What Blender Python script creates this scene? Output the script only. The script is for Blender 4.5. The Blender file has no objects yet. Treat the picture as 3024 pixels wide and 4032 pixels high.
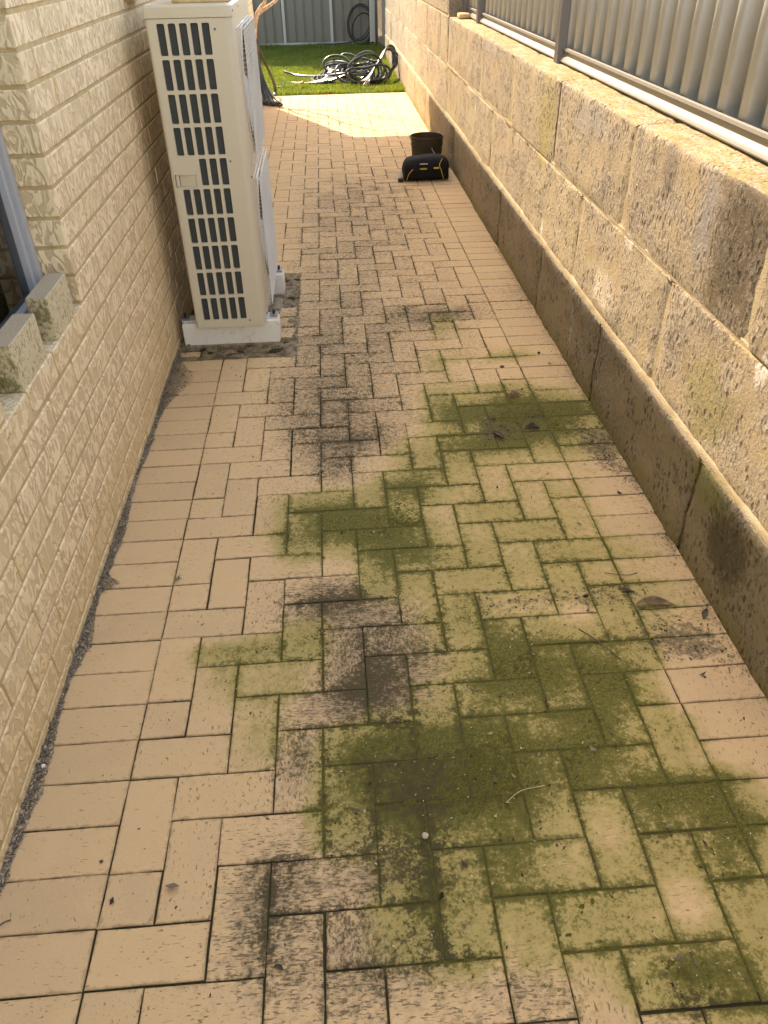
import bpy, math, random
import numpy as np
from mathutils import Vector, Matrix, noise
random.seed(7); rng = np.random.default_rng(7)
SC = bpy.context.scene
COL = SC.collection
R_ = math.radians
# ------------------------------------------------------------------ camera
cam_d = bpy.data.cameras.new('camera'); cam = bpy.data.objects.new('camera', cam_d); COL.objects.link(cam)
cam_d.sensor_fit = 'VERTICAL'; cam_d.sensor_height = 36.0; cam_d.sensor_width = 27.0
cam_d.lens = 27.12; cam_d.clip_start = 0.05; cam_d.clip_end = 400
cr = Vector((0.9973886507665002, -0.07022064805060856, -0.016880163196271166))
cu = Vector((0.05532727345684522, 0.5926905669547354, 0.8035277124372907))
cb = Vector((-0.04641952319888319, -0.8023633543664782, 0.5950279618940286))
cam.matrix_world = Matrix(((cr.x, cu.x, cb.x, 0.7994), (cr.y, cu.y, cb.y, -0.6881), (cr.z, cu.z, cb.z, 1.6240), (0, 0, 0, 1)))
SC.camera = cam
# ------------------------------------------------------------------ world, sun, exposure
w = bpy.data.worlds.new('World'); SC.world = w; w.use_nodes = True
wn = w.node_tree; wn.nodes.clear()
wo = wn.nodes.new('ShaderNodeOutputWorld'); wb = wn.nodes.new('ShaderNodeBackground'); sky = wn.nodes.new('ShaderNodeTexSky')
SUN_DIR = Vector((0.419, -0.9, -1.0)).normalized()          # the way the light travels
sky.sky_type = 'NISHITA'; sky.sun_disc = False
sky.sun_elevation = math.asin(-SUN_DIR.z); sky.sun_rotation = math.atan2(-SUN_DIR.x, -SUN_DIR.y)
sky.air_density = 1.0; sky.dust_density = 0.7; sky.ozone_density = 1.0
wb.inputs['Strength'].default_value = 0.15
wn.links.new(sky.outputs[0], wb.inputs[0]); wn.links.new(wb.outputs[0], wo.inputs[0])
sd = bpy.data.lights.new('sun', 'SUN'); so = bpy.data.objects.new('sun', sd); COL.objects.link(so)
sd.energy = 2.0; sd.angle = R_(0.53); sd.color = (1.0, 0.94, 0.84)
so.rotation_euler = SUN_DIR.to_track_quat('-Z', 'Y').to_euler(); so.location = (-6, 10, 12)
SC.view_settings.view_transform = 'Standard'; SC.view_settings.look = 'None'
SC.view_settings.exposure = 2.78; SC.view_settings.gamma = 1.0; SC.view_settings.use_curve_mapping = False
SC.view_settings.use_white_balance = True; SC.view_settings.white_balance_temperature = 9000; SC.view_settings.white_balance_tint = 17
SC.render.engine = 'CYCLES'
SC.cycles.max_bounces = 10; SC.cycles.diffuse_bounces = 7; SC.cycles.transparent_max_bounces = 8

# ------------------------------------------------------------------ helpers
WL = {}
def tag(o, label=None, cat=None, group=None, kind=None):
    if label: o['label'] = label
    if cat: o['category'] = cat
    if group: o['group'] = group
    if kind: o['kind'] = kind
    return o
def thing(name, loc, label, cat, group=None):
    o = bpy.data.objects.new(name, None); COL.objects.link(o); o.location = loc; o.empty_display_size = 0.1
    WL[o] = Vector(loc); return tag(o, label, cat, group)
def mk(name, V, F, mat, parent=None, smooth=False, centre=True):
    V = np.asarray(V, dtype=float).reshape(-1, 3)
    if centre:
        c = (V.min(0) + V.max(0)) / 2; c[2] = V[:, 2].min()
    else: c = np.zeros(3)
    me = bpy.data.meshes.new(name); me.from_pydata((V - c).tolist(), [], F)
    if mat is not None:
        for m in (mat if isinstance(mat, (list, tuple)) else [mat]): me.materials.append(m)
    if smooth: me.polygons.foreach_set('use_smooth', [True] * len(me.polygons))
    o = bpy.data.objects.new(name, me); COL.objects.link(o)
    pl = WL.get(parent, Vector((0, 0, 0))) if parent else Vector((0, 0, 0))
    o.parent = parent; o.location = Vector(c) - pl; WL[o] = Vector(c)
    return o
class MB:
    """collects shapes into one mesh"""
    def __init__(s): s.V = []; s.F = []
    def add(s, V, F):
        n = len(s.V); s.V += [tuple(v) for v in V]; s.F += [tuple(i + n for i in f) for f in F]; return s
    def box(s, a, b):
        x0, y0, z0 = a; x1, y1, z1 = b
        return s.add([(x0,y0,z0),(x1,y0,z0),(x1,y1,z0),(x0,y1,z0),(x0,y0,z1),(x1,y0,z1),(x1,y1,z1),(x0,y1,z1)],
                     [(0,3,2,1),(4,5,6,7),(0,1,5,4),(1,2,6,5),(2,3,7,6),(3,0,4,7)])
    def cbox(s, a, b, c=0.003):
        """box with chamfered edges"""
        x0, y0, z0 = a; x1, y1, z1 = b; n = []
        V = []; idx = {}
        for ix, x in enumerate((x0, x1)):
            for iy, y in enumerate((y0, y1)):
                for iz, z in enumerate((z0, z1)):
                    sx, sy, sz = (1, -1)[ix] * c, (1, -1)[iy] * c, (1, -1)[iz] * c
                    for ax in range(3):
                        p = [x + sx, y + sy, z + sz]; p[ax] = (x, y, z)[ax]
                        idx[(ix, iy, iz, ax)] = len(V); V.append(p)
        F = []
        for ax in range(3):
            o1, o2 = [(1, 2), (2, 0), (0, 1)][ax]
            for s_ in (0, 1):
                q = []
                for a_, b_ in ((0, 0), (1, 0), (1, 1), (0, 1)):
                    k = [0, 0, 0]; k[ax] = s_; k[o1] = a_; k[o2] = b_; q.append(idx[(*k, ax)])
                F.append(tuple(q) if s_ else tuple(q[::-1]))
            for a_ in (0, 1):
                for b_ in (0, 1):
                    k0 = [0, 0, 0]; k0[o1] = a_; k0[o2] = b_; k1 = list(k0); k1[ax] = 1
                    q = [idx[(*k0, o1)], idx[(*k1, o1)], idx[(*k1, o2)], idx[(*k0, o2)]]
                    F.append(tuple(q) if (a_ ^ b_) else tuple(q[::-1]))
        for ix in (0, 1):
            for iy in (0, 1):
                for iz in (0, 1):
                    q = [idx[(ix, iy, iz, a_)] for a_ in range(3)]
                    F.append(tuple(q) if (ix + iy + iz) % 2 else tuple(q[::-1]))
        return s.add(V, F)
    def tube(s, pts, r, n=8, cap=True, closed=False):
        P = [Vector(p) for p in pts]; rs = r if isinstance(r, (list, tuple)) else [r] * len(P)
        V = []; F = []; m = len(P); up = None
        for i, p in enumerate(P):
            a = P[(i - 1) % m] if (closed or i > 0) else p; b = P[(i + 1) % m] if (closed or i < m - 1) else p
            t = (b - a).normalized() if (b - a).length > 1e-9 else Vector((0, 0, 1))
            if up is None:
                up = t.orthogonal().normalized()
            up = (up - t * up.dot(t)); up = up.normalized() if up.length > 1e-6 else t.orthogonal().normalized()
            sd_ = t.cross(up)
            for k in range(n):
                a_ = 2 * math.pi * k / n; V.append(p + (up * math.cos(a_) + sd_ * math.sin(a_)) * rs[i])
        for i in range(m if closed else m - 1):
            j = (i + 1) % m
            for k in range(n): F.append((i*n+k, i*n+(k+1)%n, j*n+(k+1)%n, j*n+k))
        if cap and not closed: F.append(tuple(range(n))[::-1]); F.append(tuple((m-1)*n + k for k in range(n)))
        return s.add(V, F)
    def extr(s, prof, ax, a, b, closed=True, caps=True):
        """profile of (u,v) extruded along axis ax (0,1,2); u,v are the two other axes in order"""
        o = [i for i in range(3) if i != ax]; V = []
        for t in (a, b):
            for u, v in prof:
                p = [0, 0, 0]; p[ax] = t; p[o[0]] = u; p[o[1]] = v; V.append(p)
        n = len(prof); F = []
        for k in range(n if closed else n - 1):
            F.append((k, (k+1) % n, n + (k+1) % n, n + k))
        if caps and closed: F.append(tuple(range(n))[::-1]); F.append(tuple(range(n, 2*n)))
        return s.add(V, F)
    def lathe(s, prof, c, n=24):
        V = []; F = []; m = len(prof)
        for r, z in prof:
            for k in range(n):
                a = 2*math.pi*k/n; V.append((c[0]+r*math.cos(a), c[1]+r*math.sin(a), c[2]+z))
        for i in range(m-1):
            for k in range(n): F.append((i*n+k, i*n+(k+1)%n, (i+1)*n+(k+1)%n, (i+1)*n+k))
        return s.add(V, F)
    def build(s, name, mat, parent=None, smooth=False, fix=True):
        o = mk(name, s.V, s.F, mat, parent, smooth)
        if fix:
            import bmesh
            bm = bmesh.new(); bm.from_mesh(o.data); bmesh.ops.recalc_face_normals(bm, faces=bm.faces); bm.to_mesh(o.data); bm.free()
        if smooth:
            try: o.data.set_sharp_from_angle(angle=R_(38))
            except Exception: pass
        return o
def spline(pts, n=8):
    P = [Vector(p) for p in pts]; P = [P[0]*2-P[1]] + P + [P[-1]*2-P[-2]]; out = []
    for i in range(1, len(P)-2):
        for k in range(n):
            t = k/n; a, b, c, d = P[i-1], P[i], P[i+1], P[i+2]
            out.append(0.5*((2*b)+(c-a)*t+(2*a-5*b+4*c-d)*t*t+(3*b-a-3*c+d)*t*t*t))
    out.append(P[-2]); return out

# ------------------------------------------------------------------ materials
class NT:
    def __init__(s, name):
        s.m = bpy.data.materials.new(name); s.m.use_nodes = True; s.t = s.m.node_tree; s.t.nodes.clear()
        s.out = s.t.nodes.new('ShaderNodeOutputMaterial'); s.b = s.t.nodes.new('ShaderNodeBsdfPrincipled')
        s.t.links.new(s.b.outputs[0], s.out.inputs[0]); s._p = None
    def n(s, k, **kw):
        x = s.t.nodes.new(k)
        for a, v in kw.items(): setattr(x, a, v)
        return x
    def put(s, inp, v):
        if isinstance(v, bpy.types.NodeSocket): s.t.links.new(v, inp)
        elif v is not None:
            if hasattr(inp.default_value, '__len__') and not hasattr(v, '__len__'): v = [v]*len(inp.default_value)
            if hasattr(v, '__len__') and len(v) == 3 and len(inp.default_value) == 4: v = (*v, 1)
            inp.default_value = v
    def pos(s):
        if s._p is None: s._p = s.n('ShaderNodeNewGeometry').outputs['Position']
        return s._p
    def math(s, op, a, b=None, c=None, clamp=False):
        x = s.n('ShaderNodeMath', operation=op, use_clamp=clamp); s.put(x.inputs[0], a)
        if b is not None: s.put(x.inputs[1], b)
        if c is not None: s.put(x.inputs[2], c)
        return x.outputs[0]
    def map(s, vec, scale=(1,1,1), rot=(0,0,0), loc=(0,0,0)):
        x = s.n('ShaderNodeMapping'); s.put(x.inputs['Vector'], vec); x.inputs['Scale'].default_value = scale
        x.inputs['Rotation'].default_value = rot; x.inputs['Location'].default_value = loc; return x.outputs[0]
    def noise(s, scale, detail=3, rough=0.55, vec=None, dist=0.0):
        x = s.n('ShaderNodeTexNoise'); s.put(x.inputs['Vector'], vec if vec is not None else s.pos())
        x.inputs['Scale'].default_value = scale; x.inputs['Detail'].default_value = detail
        x.inputs['Roughness'].default_value = rough; x.inputs['Distortion'].default_value = dist; return x.outputs['Fac']
    def voro(s, scale, vec=None, feat='F1', rnd=1.0):
        x = s.n('ShaderNodeTexVoronoi', feature=feat); s.put(x.inputs['Vector'], vec if vec is not None else s.pos())
        x.inputs['Scale'].default_value = scale; x.inputs['Randomness'].default_value = rnd; return x.outputs['Distance']
    def ss(s, v, a, b, lo=0.0, hi=1.0):
        x = s.n('ShaderNodeMapRange', interpolation_type='SMOOTHSTEP'); s.put(x.inputs['Value'], v)
        s.put(x.inputs['From Min'], a); s.put(x.inputs['From Max'], b); x.inputs['To Min'].default_value = lo; x.inputs['To Max'].default_value = hi
        return x.outputs[0]
    def mix(s, f, a, b, mode='MIX'):
        x = s.n('ShaderNodeMix', data_type='RGBA', blend_type=mode); s.put(x.inputs[0], f); s.put(x.inputs[6], a); s.put(x.inputs[7], b); return x.outputs[2]
    def rand(s): return s.n('ShaderNodeObjectInfo').outputs['Random']
    def attr(s, name):
        x = s.n('ShaderNodeAttribute', attribute_name=name); sp = s.n('ShaderNodeSeparateColor'); s.t.links.new(x.outputs['Color'], sp.inputs[0])
        return sp.outputs[0], sp.outputs[1], sp.outputs[2], x.outputs['Alpha']
    def xyz(s, v=None):
        x = s.n('ShaderNodeSeparateXYZ'); s.put(x.inputs[0], v if v is not None else s.pos()); return x.outputs
    def blob(s, c, r, p=None):
        """soft spot in world space, c centre, r radii; 1 at the centre, 0 outside"""
        v = s.n('ShaderNodeVectorMath', operation='SUBTRACT'); s.put(v.inputs[0], p if p is not None else s.pos()); v.inputs[1].default_value = c
        d = s.n('ShaderNodeVectorMath', operation='DIVIDE'); s.t.links.new(v.outputs[0], d.inputs[0]); d.inputs[1].default_value = r
        l = s.n('ShaderNodeVectorMath', operation='LENGTH'); s.t.links.new(d.outputs[0], l.inputs[0])
        return s.ss(l.outputs['Value'], 1.0, 0.15)
    def bump(s, h, strength=0.4, dist=0.01, nrm=None):
        x = s.n('ShaderNodeBump'); s.put(x.inputs['Height'], h); s.put(x.inputs['Strength'], strength); x.inputs['Distance'].default_value = dist
        if nrm is not None: s.t.links.new(nrm, x.inputs['Normal'])
        return x.outputs[0]
    def fin(s, col, rough=0.9, nrm=None, spec=0.3, metal=0.0):
        s.put(s.b.inputs['Base Color'], col); s.put(s.b.inputs['Roughness'], rough); s.put(s.b.inputs['Specular IOR Level'], spec)
        s.put(s.b.inputs['Metallic'], metal)
        if nrm is not None: s.t.links.new(nrm, s.b.inputs['Normal'])
        return s.m
M = {}
def mat_paver():
    t = NT('paver_clay'); Rm, Gg, Bs, A = t.attr('grow'); p = t.pos()
    n1 = t.noise(9, 3); n2 = t.noise(48, 4, .62); n3 = t.noise(240, 3, .7); nl = t.noise(3.1, 2)
    col = t.mix(A, (.68, .455, .235), (.57, .385, .205)); col = t.mix(t.ss(n1, .35, .7), col, (.64, .43, .22))
    col = t.mix(t.math('MULTIPLY', t.ss(n3, .45, .7), .35), col, (.72, .50, .28))
    # small drag marks and pits of the wire cut face
    sv = t.map(p, (55, 210, 30), (0, 0, .35)); s1 = t.noise(1.0, 3, .65, sv, .6)
    sv2 = t.map(p, (150, 70, 30), (0, 0, -.5)); s2 = t.noise(1.0, 3, .65, sv2, .6)
    s_ = t.mix(t.ss(A, .45, .55), s1, s2)
    thr = t.math('MULTIPLY_ADD', t.math('ADD', Gg, t.math('MULTIPLY', t.math('SUBTRACT', n1, .5), .8)), -.16, .635)
    spk = t.ss(s_, thr, t.math('ADD', thr, .07))
    spkc = t.math('MULTIPLY', spk, .7)
    # grey film where it is dirty, plus dimness painted along the limestone wall
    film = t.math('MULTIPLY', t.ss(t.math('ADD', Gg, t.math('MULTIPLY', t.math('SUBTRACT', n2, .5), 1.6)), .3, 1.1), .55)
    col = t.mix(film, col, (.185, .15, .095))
    col = t.mix(spkc, col, (.085, .062, .04))
    # distance to the edge of the piece
    uv = t.n('ShaderNodeUVMap', uv_map='edge').outputs[0]; ex = t.xyz(uv)
    ed = t.math('MINIMUM', ex[0], ex[1]); edn = t.math('MULTIPLY_ADD', t.math('SUBTRACT', n2, .5), -.03, ed)
    e1 = t.ss(edn, .022, .0); e0 = t.ss(edn, .006, -.001)
    n4 = t.noise(130, 3, .7)
    N = lambda x, k: t.math('MULTIPLY', t.math('SUBTRACT', x, .5), k)
    d = t.math('MULTIPLY_ADD', Rm, 1.6, t.math('MULTIPLY', e1, t.ss(Rm, .06, .4, 0, .6)))
    w_ = t.math('ADD', t.math('ADD', d, N(n1, .55)), t.math('ADD', N(n2, .8), N(n4, .5))); wash = t.math('MULTIPLY', t.ss(w_, .05, .8), .8)
    hv = t.math('ADD', t.math('ADD', d, N(n1, .9)), t.math('ADD', N(n2, 2.0), N(n4, 3.0))); heavy = t.math('MULTIPLY', t.ss(hv, .7, 1.75), .92)
    col = t.mix(wash, col, t.mix(n4, (.30, .245, .065), (.45, .355, .125)))
    col = t.mix(heavy, col, t.mix(t.ss(n4, .35, .65), (.060, .060, .010), (.14, .13, .026)))
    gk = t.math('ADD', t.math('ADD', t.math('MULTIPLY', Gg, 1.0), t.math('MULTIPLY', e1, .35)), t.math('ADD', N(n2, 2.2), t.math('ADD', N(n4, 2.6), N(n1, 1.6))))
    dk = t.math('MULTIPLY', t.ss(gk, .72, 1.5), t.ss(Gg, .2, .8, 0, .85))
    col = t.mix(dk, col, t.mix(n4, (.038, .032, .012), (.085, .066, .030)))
    # silt and rotted leaf
    sl = t.math('ADD', Bs, t.math('MULTIPLY', t.math('SUBTRACT', n2, .5), 2.2)); slm = t.math('MULTIPLY', t.ss(t.math('ADD', sl, N(n4, 1.2)), .5, 1.1), .75)
    col = t.mix(slm, col, t.mix(n3, (.06, .045, .028), (.19, .145, .09)))
    col = t.mix(t.math('MULTIPLY', e0, .3), col, (.09, .07, .04))
    h = t.math('ADD', t.math('MULTIPLY', n3, .5), t.math('MULTIPLY', spk, -.9)); h = t.math('ADD', h, t.math('MULTIPLY', n2, .8)); h = t.math('ADD', h, t.math('MULTIPLY', wash, .5))
    return t.fin(col, .92, t.bump(h, .55, .0022), .2)
M['paver'] = mat_paver()
def mat_sand():
    t = NT('joint_sand'); n2 = t.noise(60, 3); n3 = t.noise(400, 2)
    c = t.mix(t.ss(n2, .4, .65), (.045, .034, .02), (.05, .052, .014)); c = t.mix(t.ss(n3, .6, .8), c, (.12, .095, .06))
    return t.fin(c, 1, t.bump(n3, .6, .002), .1)
M['sand'] = mat_sand()
def mat_moss():
    t = NT('moss'); a = t.noise(40, 4, .65); b = t.noise(210, 4, .75); c = t.mix(t.ss(b, .3, .7), (.060, .058, .012), (.15, .135, .030)); c = t.mix(t.ss(a, .5, .68), c, (.085, .065, .032))
    return t.fin(c, 1, t.bump(b, .9, .004), .1)
M['moss'] = mat_moss()
def mat_brick():
    t = NT('cream_brick'); p = t.pos(); r = t.rand()
    off = t.n('ShaderNodeVectorMath', operation='ADD'); t.t.links.new(p, off.inputs[0]); cx = t.n('ShaderNodeCombineXYZ')
    t.put(cx.inputs[1], t.math('MULTIPLY', r, 7.0)); t.put(cx.inputs[2], t.math('MULTIPLY', r, 3.0)); t.t.links.new(cx.outputs[0], off.inputs[1])
    v = t.map(off.outputs[0], (36, 36, 19)); a = t.noise(1.0, 1.5, .5, v, 1.5); b = t.noise(120, 3, .65); c_ = t.noise(2.2, 2)
    f = t.ss(a, .47, .55); col = t.mix(f, (.88, .68, .42), (.64, .465, .275))
    col = t.mix(t.math('MULTIPLY', t.ss(r, .55, 1.0), .45), col, (.68, .52, .29)); col = t.mix(t.math('MULTIPLY', t.ss(c_, .4, .7), .3), col, (.72, .55, .30))
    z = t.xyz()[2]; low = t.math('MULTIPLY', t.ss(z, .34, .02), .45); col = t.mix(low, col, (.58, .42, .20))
    pit = t.ss(t.voro(75), .16, .05); pm = t.math('MULTIPLY', pit, t.ss(b, .5, .62)); col = t.mix(t.math('MULTIPLY', pm, .4), col, (.20, .13, .07))
    h = t.math('ADD', t.math('MULTIPLY', t.ss(a, .40, .60), -1.0), t.math('MULTIPLY', b, .35)); h = t.math('SUBTRACT', h, t.math('MULTIPLY', pm, .5))
    return t.fin(col, .88, t.bump(h, .8, .0035), .25)
M['brick'] = mat_brick()
def mat_plain(name, c1, c2, sc=30, rough=.8, bump=.3, bd=.002, spec=.3, metal=0., sc2=250):
    t = NT(name); a = t.noise(sc, 3); b = t.noise(sc2, 3); c = t.mix(t.ss(a, .35, .65), c1, c2)
    return t.fin(c, rough, t.bump(t.math('ADD', a, b), bump, bd), spec, metal)
M['mortar'] = mat_plain('yellow_mortar', (.50, .36, .18), (.58, .43, .23), 25, .95, .5, .002, .1)
M['wmortar'] = mat_plain('limestone_mortar', (.33, .265, .165), (.40, .34, .24), 11, .95, 1, .006, .1)
def mat_stone():
    t = NT('limestone'); p = t.pos(); r = t.rand(); x, y, z = t.xyz()
    n0 = t.noise(2.3, 3); n1 = t.noise(8, 4, .6); n2 = t.noise(45, 4, .65); vs = t.map(p, (85, 85, 48)); st = t.noise(1.0, 4, .7, vs, .5)
    col = t.mix(t.ss(n1, .35, .65), (.42, .335, .215), (.375, .33, .27)); col = t.mix(t.math('MULTIPLY', r, .5), col, (.45, .385, .27))
    col = t.mix(t.math('MULTIPLY', t.ss(n0, .45, .7), .65), col, (.37, .325, .27))
    col = t.mix(t.math('MULTIPLY', t.ss(z, .34, .30), .5), col, (.36, .27, .14))
    # rain stains, algae and lime bloom where they sit on this wall
    def sp(c, rr, colr, k, lo, hi, nn=n2):
        nonlocal col
        f = t.math('MULTIPLY', t.ss(t.math('ADD', t.blob(c, rr), t.math('MULTIPLY', t.math('SUBTRACT', nn, .5), 1.1)), t.math('MULTIPLY_ADD', t.math('SUBTRACT', n1, .5), 1.1, lo), t.math('MULTIPLY_ADD', t.math('SUBTRACT', n1, .5), 1.1, hi)), k); col = t.mix(f, col, colr)
    sp((1.88, 1.32, .95), (.3, .36, .42), (.095, .078, .058), .85, .1, 1.1)
    st2 = t.math('MULTIPLY', t.blob((1.88, 1.32, .92), (.3, .36, .42)), t.ss(t.noise(1.0, 4, .7, t.map(p, (48, 48, 30)), .4), .55, .62)); col = t.mix(t.math('MULTIPLY', st2, .85), col, (.02, .016, .012))
    sp((1.88, 1.55, .95), (.3, .10, .25), (.30, .30, .31), .6, .3, .9)
    sp((1.88, 1.86, 1.03), (.3, .10, .16), (.16, .145, .125), .6, .25, .9)
    sp((1.88, 2.75, 1.02), (.3, .45, .12), (.33, .32, .31), .6, .25, .9)
    sp((1.88, 5.2, 1.04), (.3, .6, .10), (.30, .28, .26), .55, .3, .9)
    sp((1.88, 3.45, .90), (.3, .28, .42), (.34, .30, .10), .55, .25, 1.0)
    sp((1.88, 1.28, .50), (.3, .30, .20), (.20, .21, .06), .45, .25, .9)
    sp((1.88, 1.12, .30), (.3, .30, .12), (.26, .28, .07), .5, .25, .9)
    sp((1.88, 0.95, .20), (.3, .22, .22), (.08, .062, .025), .7, .3, .9)
    sp((1.88, 2.6, .20), (.3, .05, .14), (.60, .55, .48), .6, .3, .9)
    sp((1.88, 3.35, .40), (.3, .03, .12), (.75, .72, .66), .7, .45, .9)
    sp((1.88, 5.5, .66), (.3, .035, .10), (.75, .72, .66), .7, .45, .9)
    sp((1.88, 1.05, .72), (.3, .06, .10), (.75, .73, .68), .7, .5, 1.0)
    sp((1.88, 2.12, .72), (.3, .10, .05), (.75, .73, .68), .6, .5, 1.0)
    sp((1.88, 2.3, .47), (.3, .25, .12), (.66, .61, .52), .55, .3, .9)
    low = t.math('MULTIPLY', t.ss(t.math('ADD', z, t.math('MULTIPLY', n1, .08)), .16, .03), .65); col = t.mix(low, col, (.24, .20, .06))
    pv = t.voro(38, t.map(p, (1, 1, .55))); hole = t.math('MULTIPLY', t.ss(pv, .36, .12), t.ss(n1, .40, .54))
    th = t.math('MULTIPLY_ADD', t.math('ADD', n1, t.math('MULTIPLY', n0, .5)), -.30, .785); pit = t.ss(st, th, t.math('ADD', th, .07)); dark = t.math('MAXIMUM', hole, t.math('MULTIPLY', pit, .75))
    col = t.mix(t.math('MULTIPLY', dark, .78), col, (.12, .085, .045))
    col = t.mix(t.math('MULTIPLY', t.ss(n2, .58, .75), .35), col, (.56, .48, .35))
    top = t.n('ShaderNodeNewGeometry').outputs['Normal']; tz = t.xyz(top)[2]; ts = t.noise(1.0, 3, .6, t.map(p, (35, 9, 35), (0, 0, .2)))
    tcol = t.mix(t.ss(ts, .42, .6), (.42, .31, .14), (.45, .39, .28)); col = t.mix(t.math('MULTIPLY', t.ss(tz, .75, .95), .8), col, tcol)
    g1 = t.noise(75, 5, .78); g2 = t.voro(70, t.map(p, (1, 1, .7))); k = t.ss(n1, .38, .62)
    h = t.math('ADD', t.math('MULTIPLY', g1, 1.7), t.math('MULTIPLY', dark, -1.2)); h = t.math('ADD', h, t.math('MULTIPLY', t.math('MULTIPLY', g2, k), .8))
    col = t.mix(t.math('MULTIPLY', t.ss(g1, .56, .72), .45), col, (.60, .53, .40)); col = t.mix(t.math('MULTIPLY', t.ss(g1, .44, .30), .45), col, (.30, .22, .12))
    return t.fin(col, .95, t.bump(h, 1.0, .0095), .15)
M['stone'] = mat_stone()
def mat_paint(name, c, rough=.45, spec=.4, n=.02, dirt=0.0, dc=(.25, .2, .13)):
    t = NT(name); a = t.noise(6, 4); b = t.noise(300, 2); col = t.mix(t.math('MULTIPLY', a, .25), c, tuple(x*.86 for x in c))
    if dirt: col = t.mix(t.math('MULTIPLY', t.ss(t.noise(26, 5, .7, None, .4), .5, .75), dirt), col, dc)
    return t.fin(col, rough, t.bump(b, n, .001), spec)
M['ac_white'] = mat_paint('ac_casing', (.60, .53, .39), .42, .4)
M['ac_wire'] = mat_paint('wire_coating', (.60, .56, .48), .35, .5)
M['foot'] = mat_paint('white_plastic_foot', (.78, .73, .63), .5, .4, .02, .6, (.36, .29, .18))
def mat_fins():
    t = NT('coil_fins'); x = t.xyz()[0]; wv = t.math('SINE', t.math('MULTIPLY', x, 2600)); n = t.noise(20, 3)
    c = t.mix(t.math('MULTIPLY_ADD', wv, .5, .5), (.022, .027, .028), (.045, .052, .05)); c = t.mix(t.ss(n, .5, .8), c, (.06, .055, .045)); return t.fin(c, .6, None, .4)
M['fins'] = mat_fins()
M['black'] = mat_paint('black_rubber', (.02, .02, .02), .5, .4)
M['fence'] = mat_paint('fence_steel', (.55, .58, .60), .6, .25, .01, .12, (.3, .26, .2))
M['post'] = mat_paint('post_steel', (.17, .16, .15), .4, .5, .01)
M['rail'] = mat_paint('rail_steel', (.20, .19, .17), .33, .5, .01, .2, (.3, .26, .2))
M['shed'] = mat_paint('shed_steel', (.17, .16, .12), .42, .4, .01, .15, (.2, .18, .12))
M['shedframe'] = mat_paint('door_frame_steel', (.42, .40, .34), .35, .5, .01)
M['alu'] = mat_paint('window_aluminium', (.42, .42, .42), .35, .5, .01)
M['soil'] = mat_plain('soil', (.07, .052, .035), (.13, .10, .07), 18, 1, .8, .01, .1)
M['dirt'] = mat_plain('damp_dirt', (.15, .112, .065), (.33, .25, .15), 22, .95, .9, .006, .15)
M['concrete'] = mat_plain('rough_concrete', (.22, .17, .105), (.36, .29, .19), 22, .95, .9, .004, .15)
def mat_old():
    t = NT('weathered_sill_brick'); a = t.noise(22, 3); b = t.noise(90, 4, .7); v = t.noise(1, 3, .6, t.map(t.pos(), (150, 150, 75))); g = t.xyz(t.n('ShaderNodeNewGeometry').outputs['Normal'])
    c = t.mix(a, (.58, .46, .27), (.66, .55, .36)); c = t.mix(t.math('MULTIPLY', t.ss(v, .54, .62), .7), c, (.15, .12, .05)); c = t.mix(t.math('MULTIPLY', t.ss(b, .5, .7), .4), c, (.38, .36, .12))
    top = t.ss(g[2], .5, .9); c = t.mix(top, c, (.46, .35, .22)); end = t.math('MULTIPLY', t.ss(g[1], -.5, -.9), t.ss(t.math('ADD', b, a), .85, 1.1)); c = t.mix(t.math('MULTIPLY', end, .75), c, (.14, .13, .04))
    return t.fin(c, .9, t.bump(t.math('ADD', b, v), .6, .003), .2)
M['oldbrick'] = mat_old()
M['stonebox'] = mat_plain('buff_block', (.58, .44, .24), (.45, .33, .15), 14, .85, .5, .002, .2)
M['roof'] = mat_plain('roof_tile', (.16, .12, .10), (.22, .17, .14), 9, .8, .3, .004, .3)
M['fascia'] = mat_plain('painted_fascia', (.55, .52, .46), (.60, .57, .50), 9, .6, .1, .001, .3)
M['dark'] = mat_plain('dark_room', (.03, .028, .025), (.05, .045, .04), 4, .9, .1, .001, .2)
def mat_hose(name, c, c2=None, rough=.32):
    t = NT(name); n = t.noise(7, 3); b = t.noise(120, 3); col = t.mix(t.ss(n, .4, .7), c, c2 or tuple(x*1.8 for x in c)); return t.fin(col, rough, t.bump(b, .15, .001), .5)
M['hose'] = mat_hose('dark_hose', (.018, .021, .017), (.045, .052, .042)); M['hose2'] = mat_hose('grey_green_hose', (.04, .048, .035), (.11, .12, .09), .25)
M['hoseblack'] = mat_hose('black_poly_pipe', (.010, .010, .010), (.02, .018, .016), .35)
M['orange'] = mat_paint('orange_plastic', (.55, .20, .04), .4, .5)
def mat_bark():
    t = NT('pale_bark'); a = t.noise(30, 4); b = t.noise(160, 3); c = t.mix(t.ss(a, .4, .65), (.36, .25, .15), (.50, .40, .29)); return t.fin(c, .85, t.bump(t.math('ADD', a, b), .5, .004), .2)
M['bark'] = mat_bark()
def mat_bucket():
    t = NT('bucket_plastic'); a = t.noise(12, 3); c = t.mix(a, (.050, .042, .028), (.065, .054, .036)); t.b.inputs['Transmission Weight'].default_value = 0.0
    m = t.fin(c, .38, None, .45); tr = t.n('ShaderNodeBsdfTranslucent'); tr.inputs[0].default_value = (.26, .18, .09, 1); ms = t.n('ShaderNodeMixShader'); ms.inputs[0].default_value = .4
    t.t.links.new(t.b.outputs[0], ms.inputs[1]); t.t.links.new(tr.outputs[0], ms.inputs[2]); t.t.links.new(ms.outputs[0], t.out.inputs[0]); return m
M['bucket'] = mat_bucket()
M['metal'] = mat_paint('zinc_metal', (.55, .55, .54), .25, .8, .01)
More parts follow.
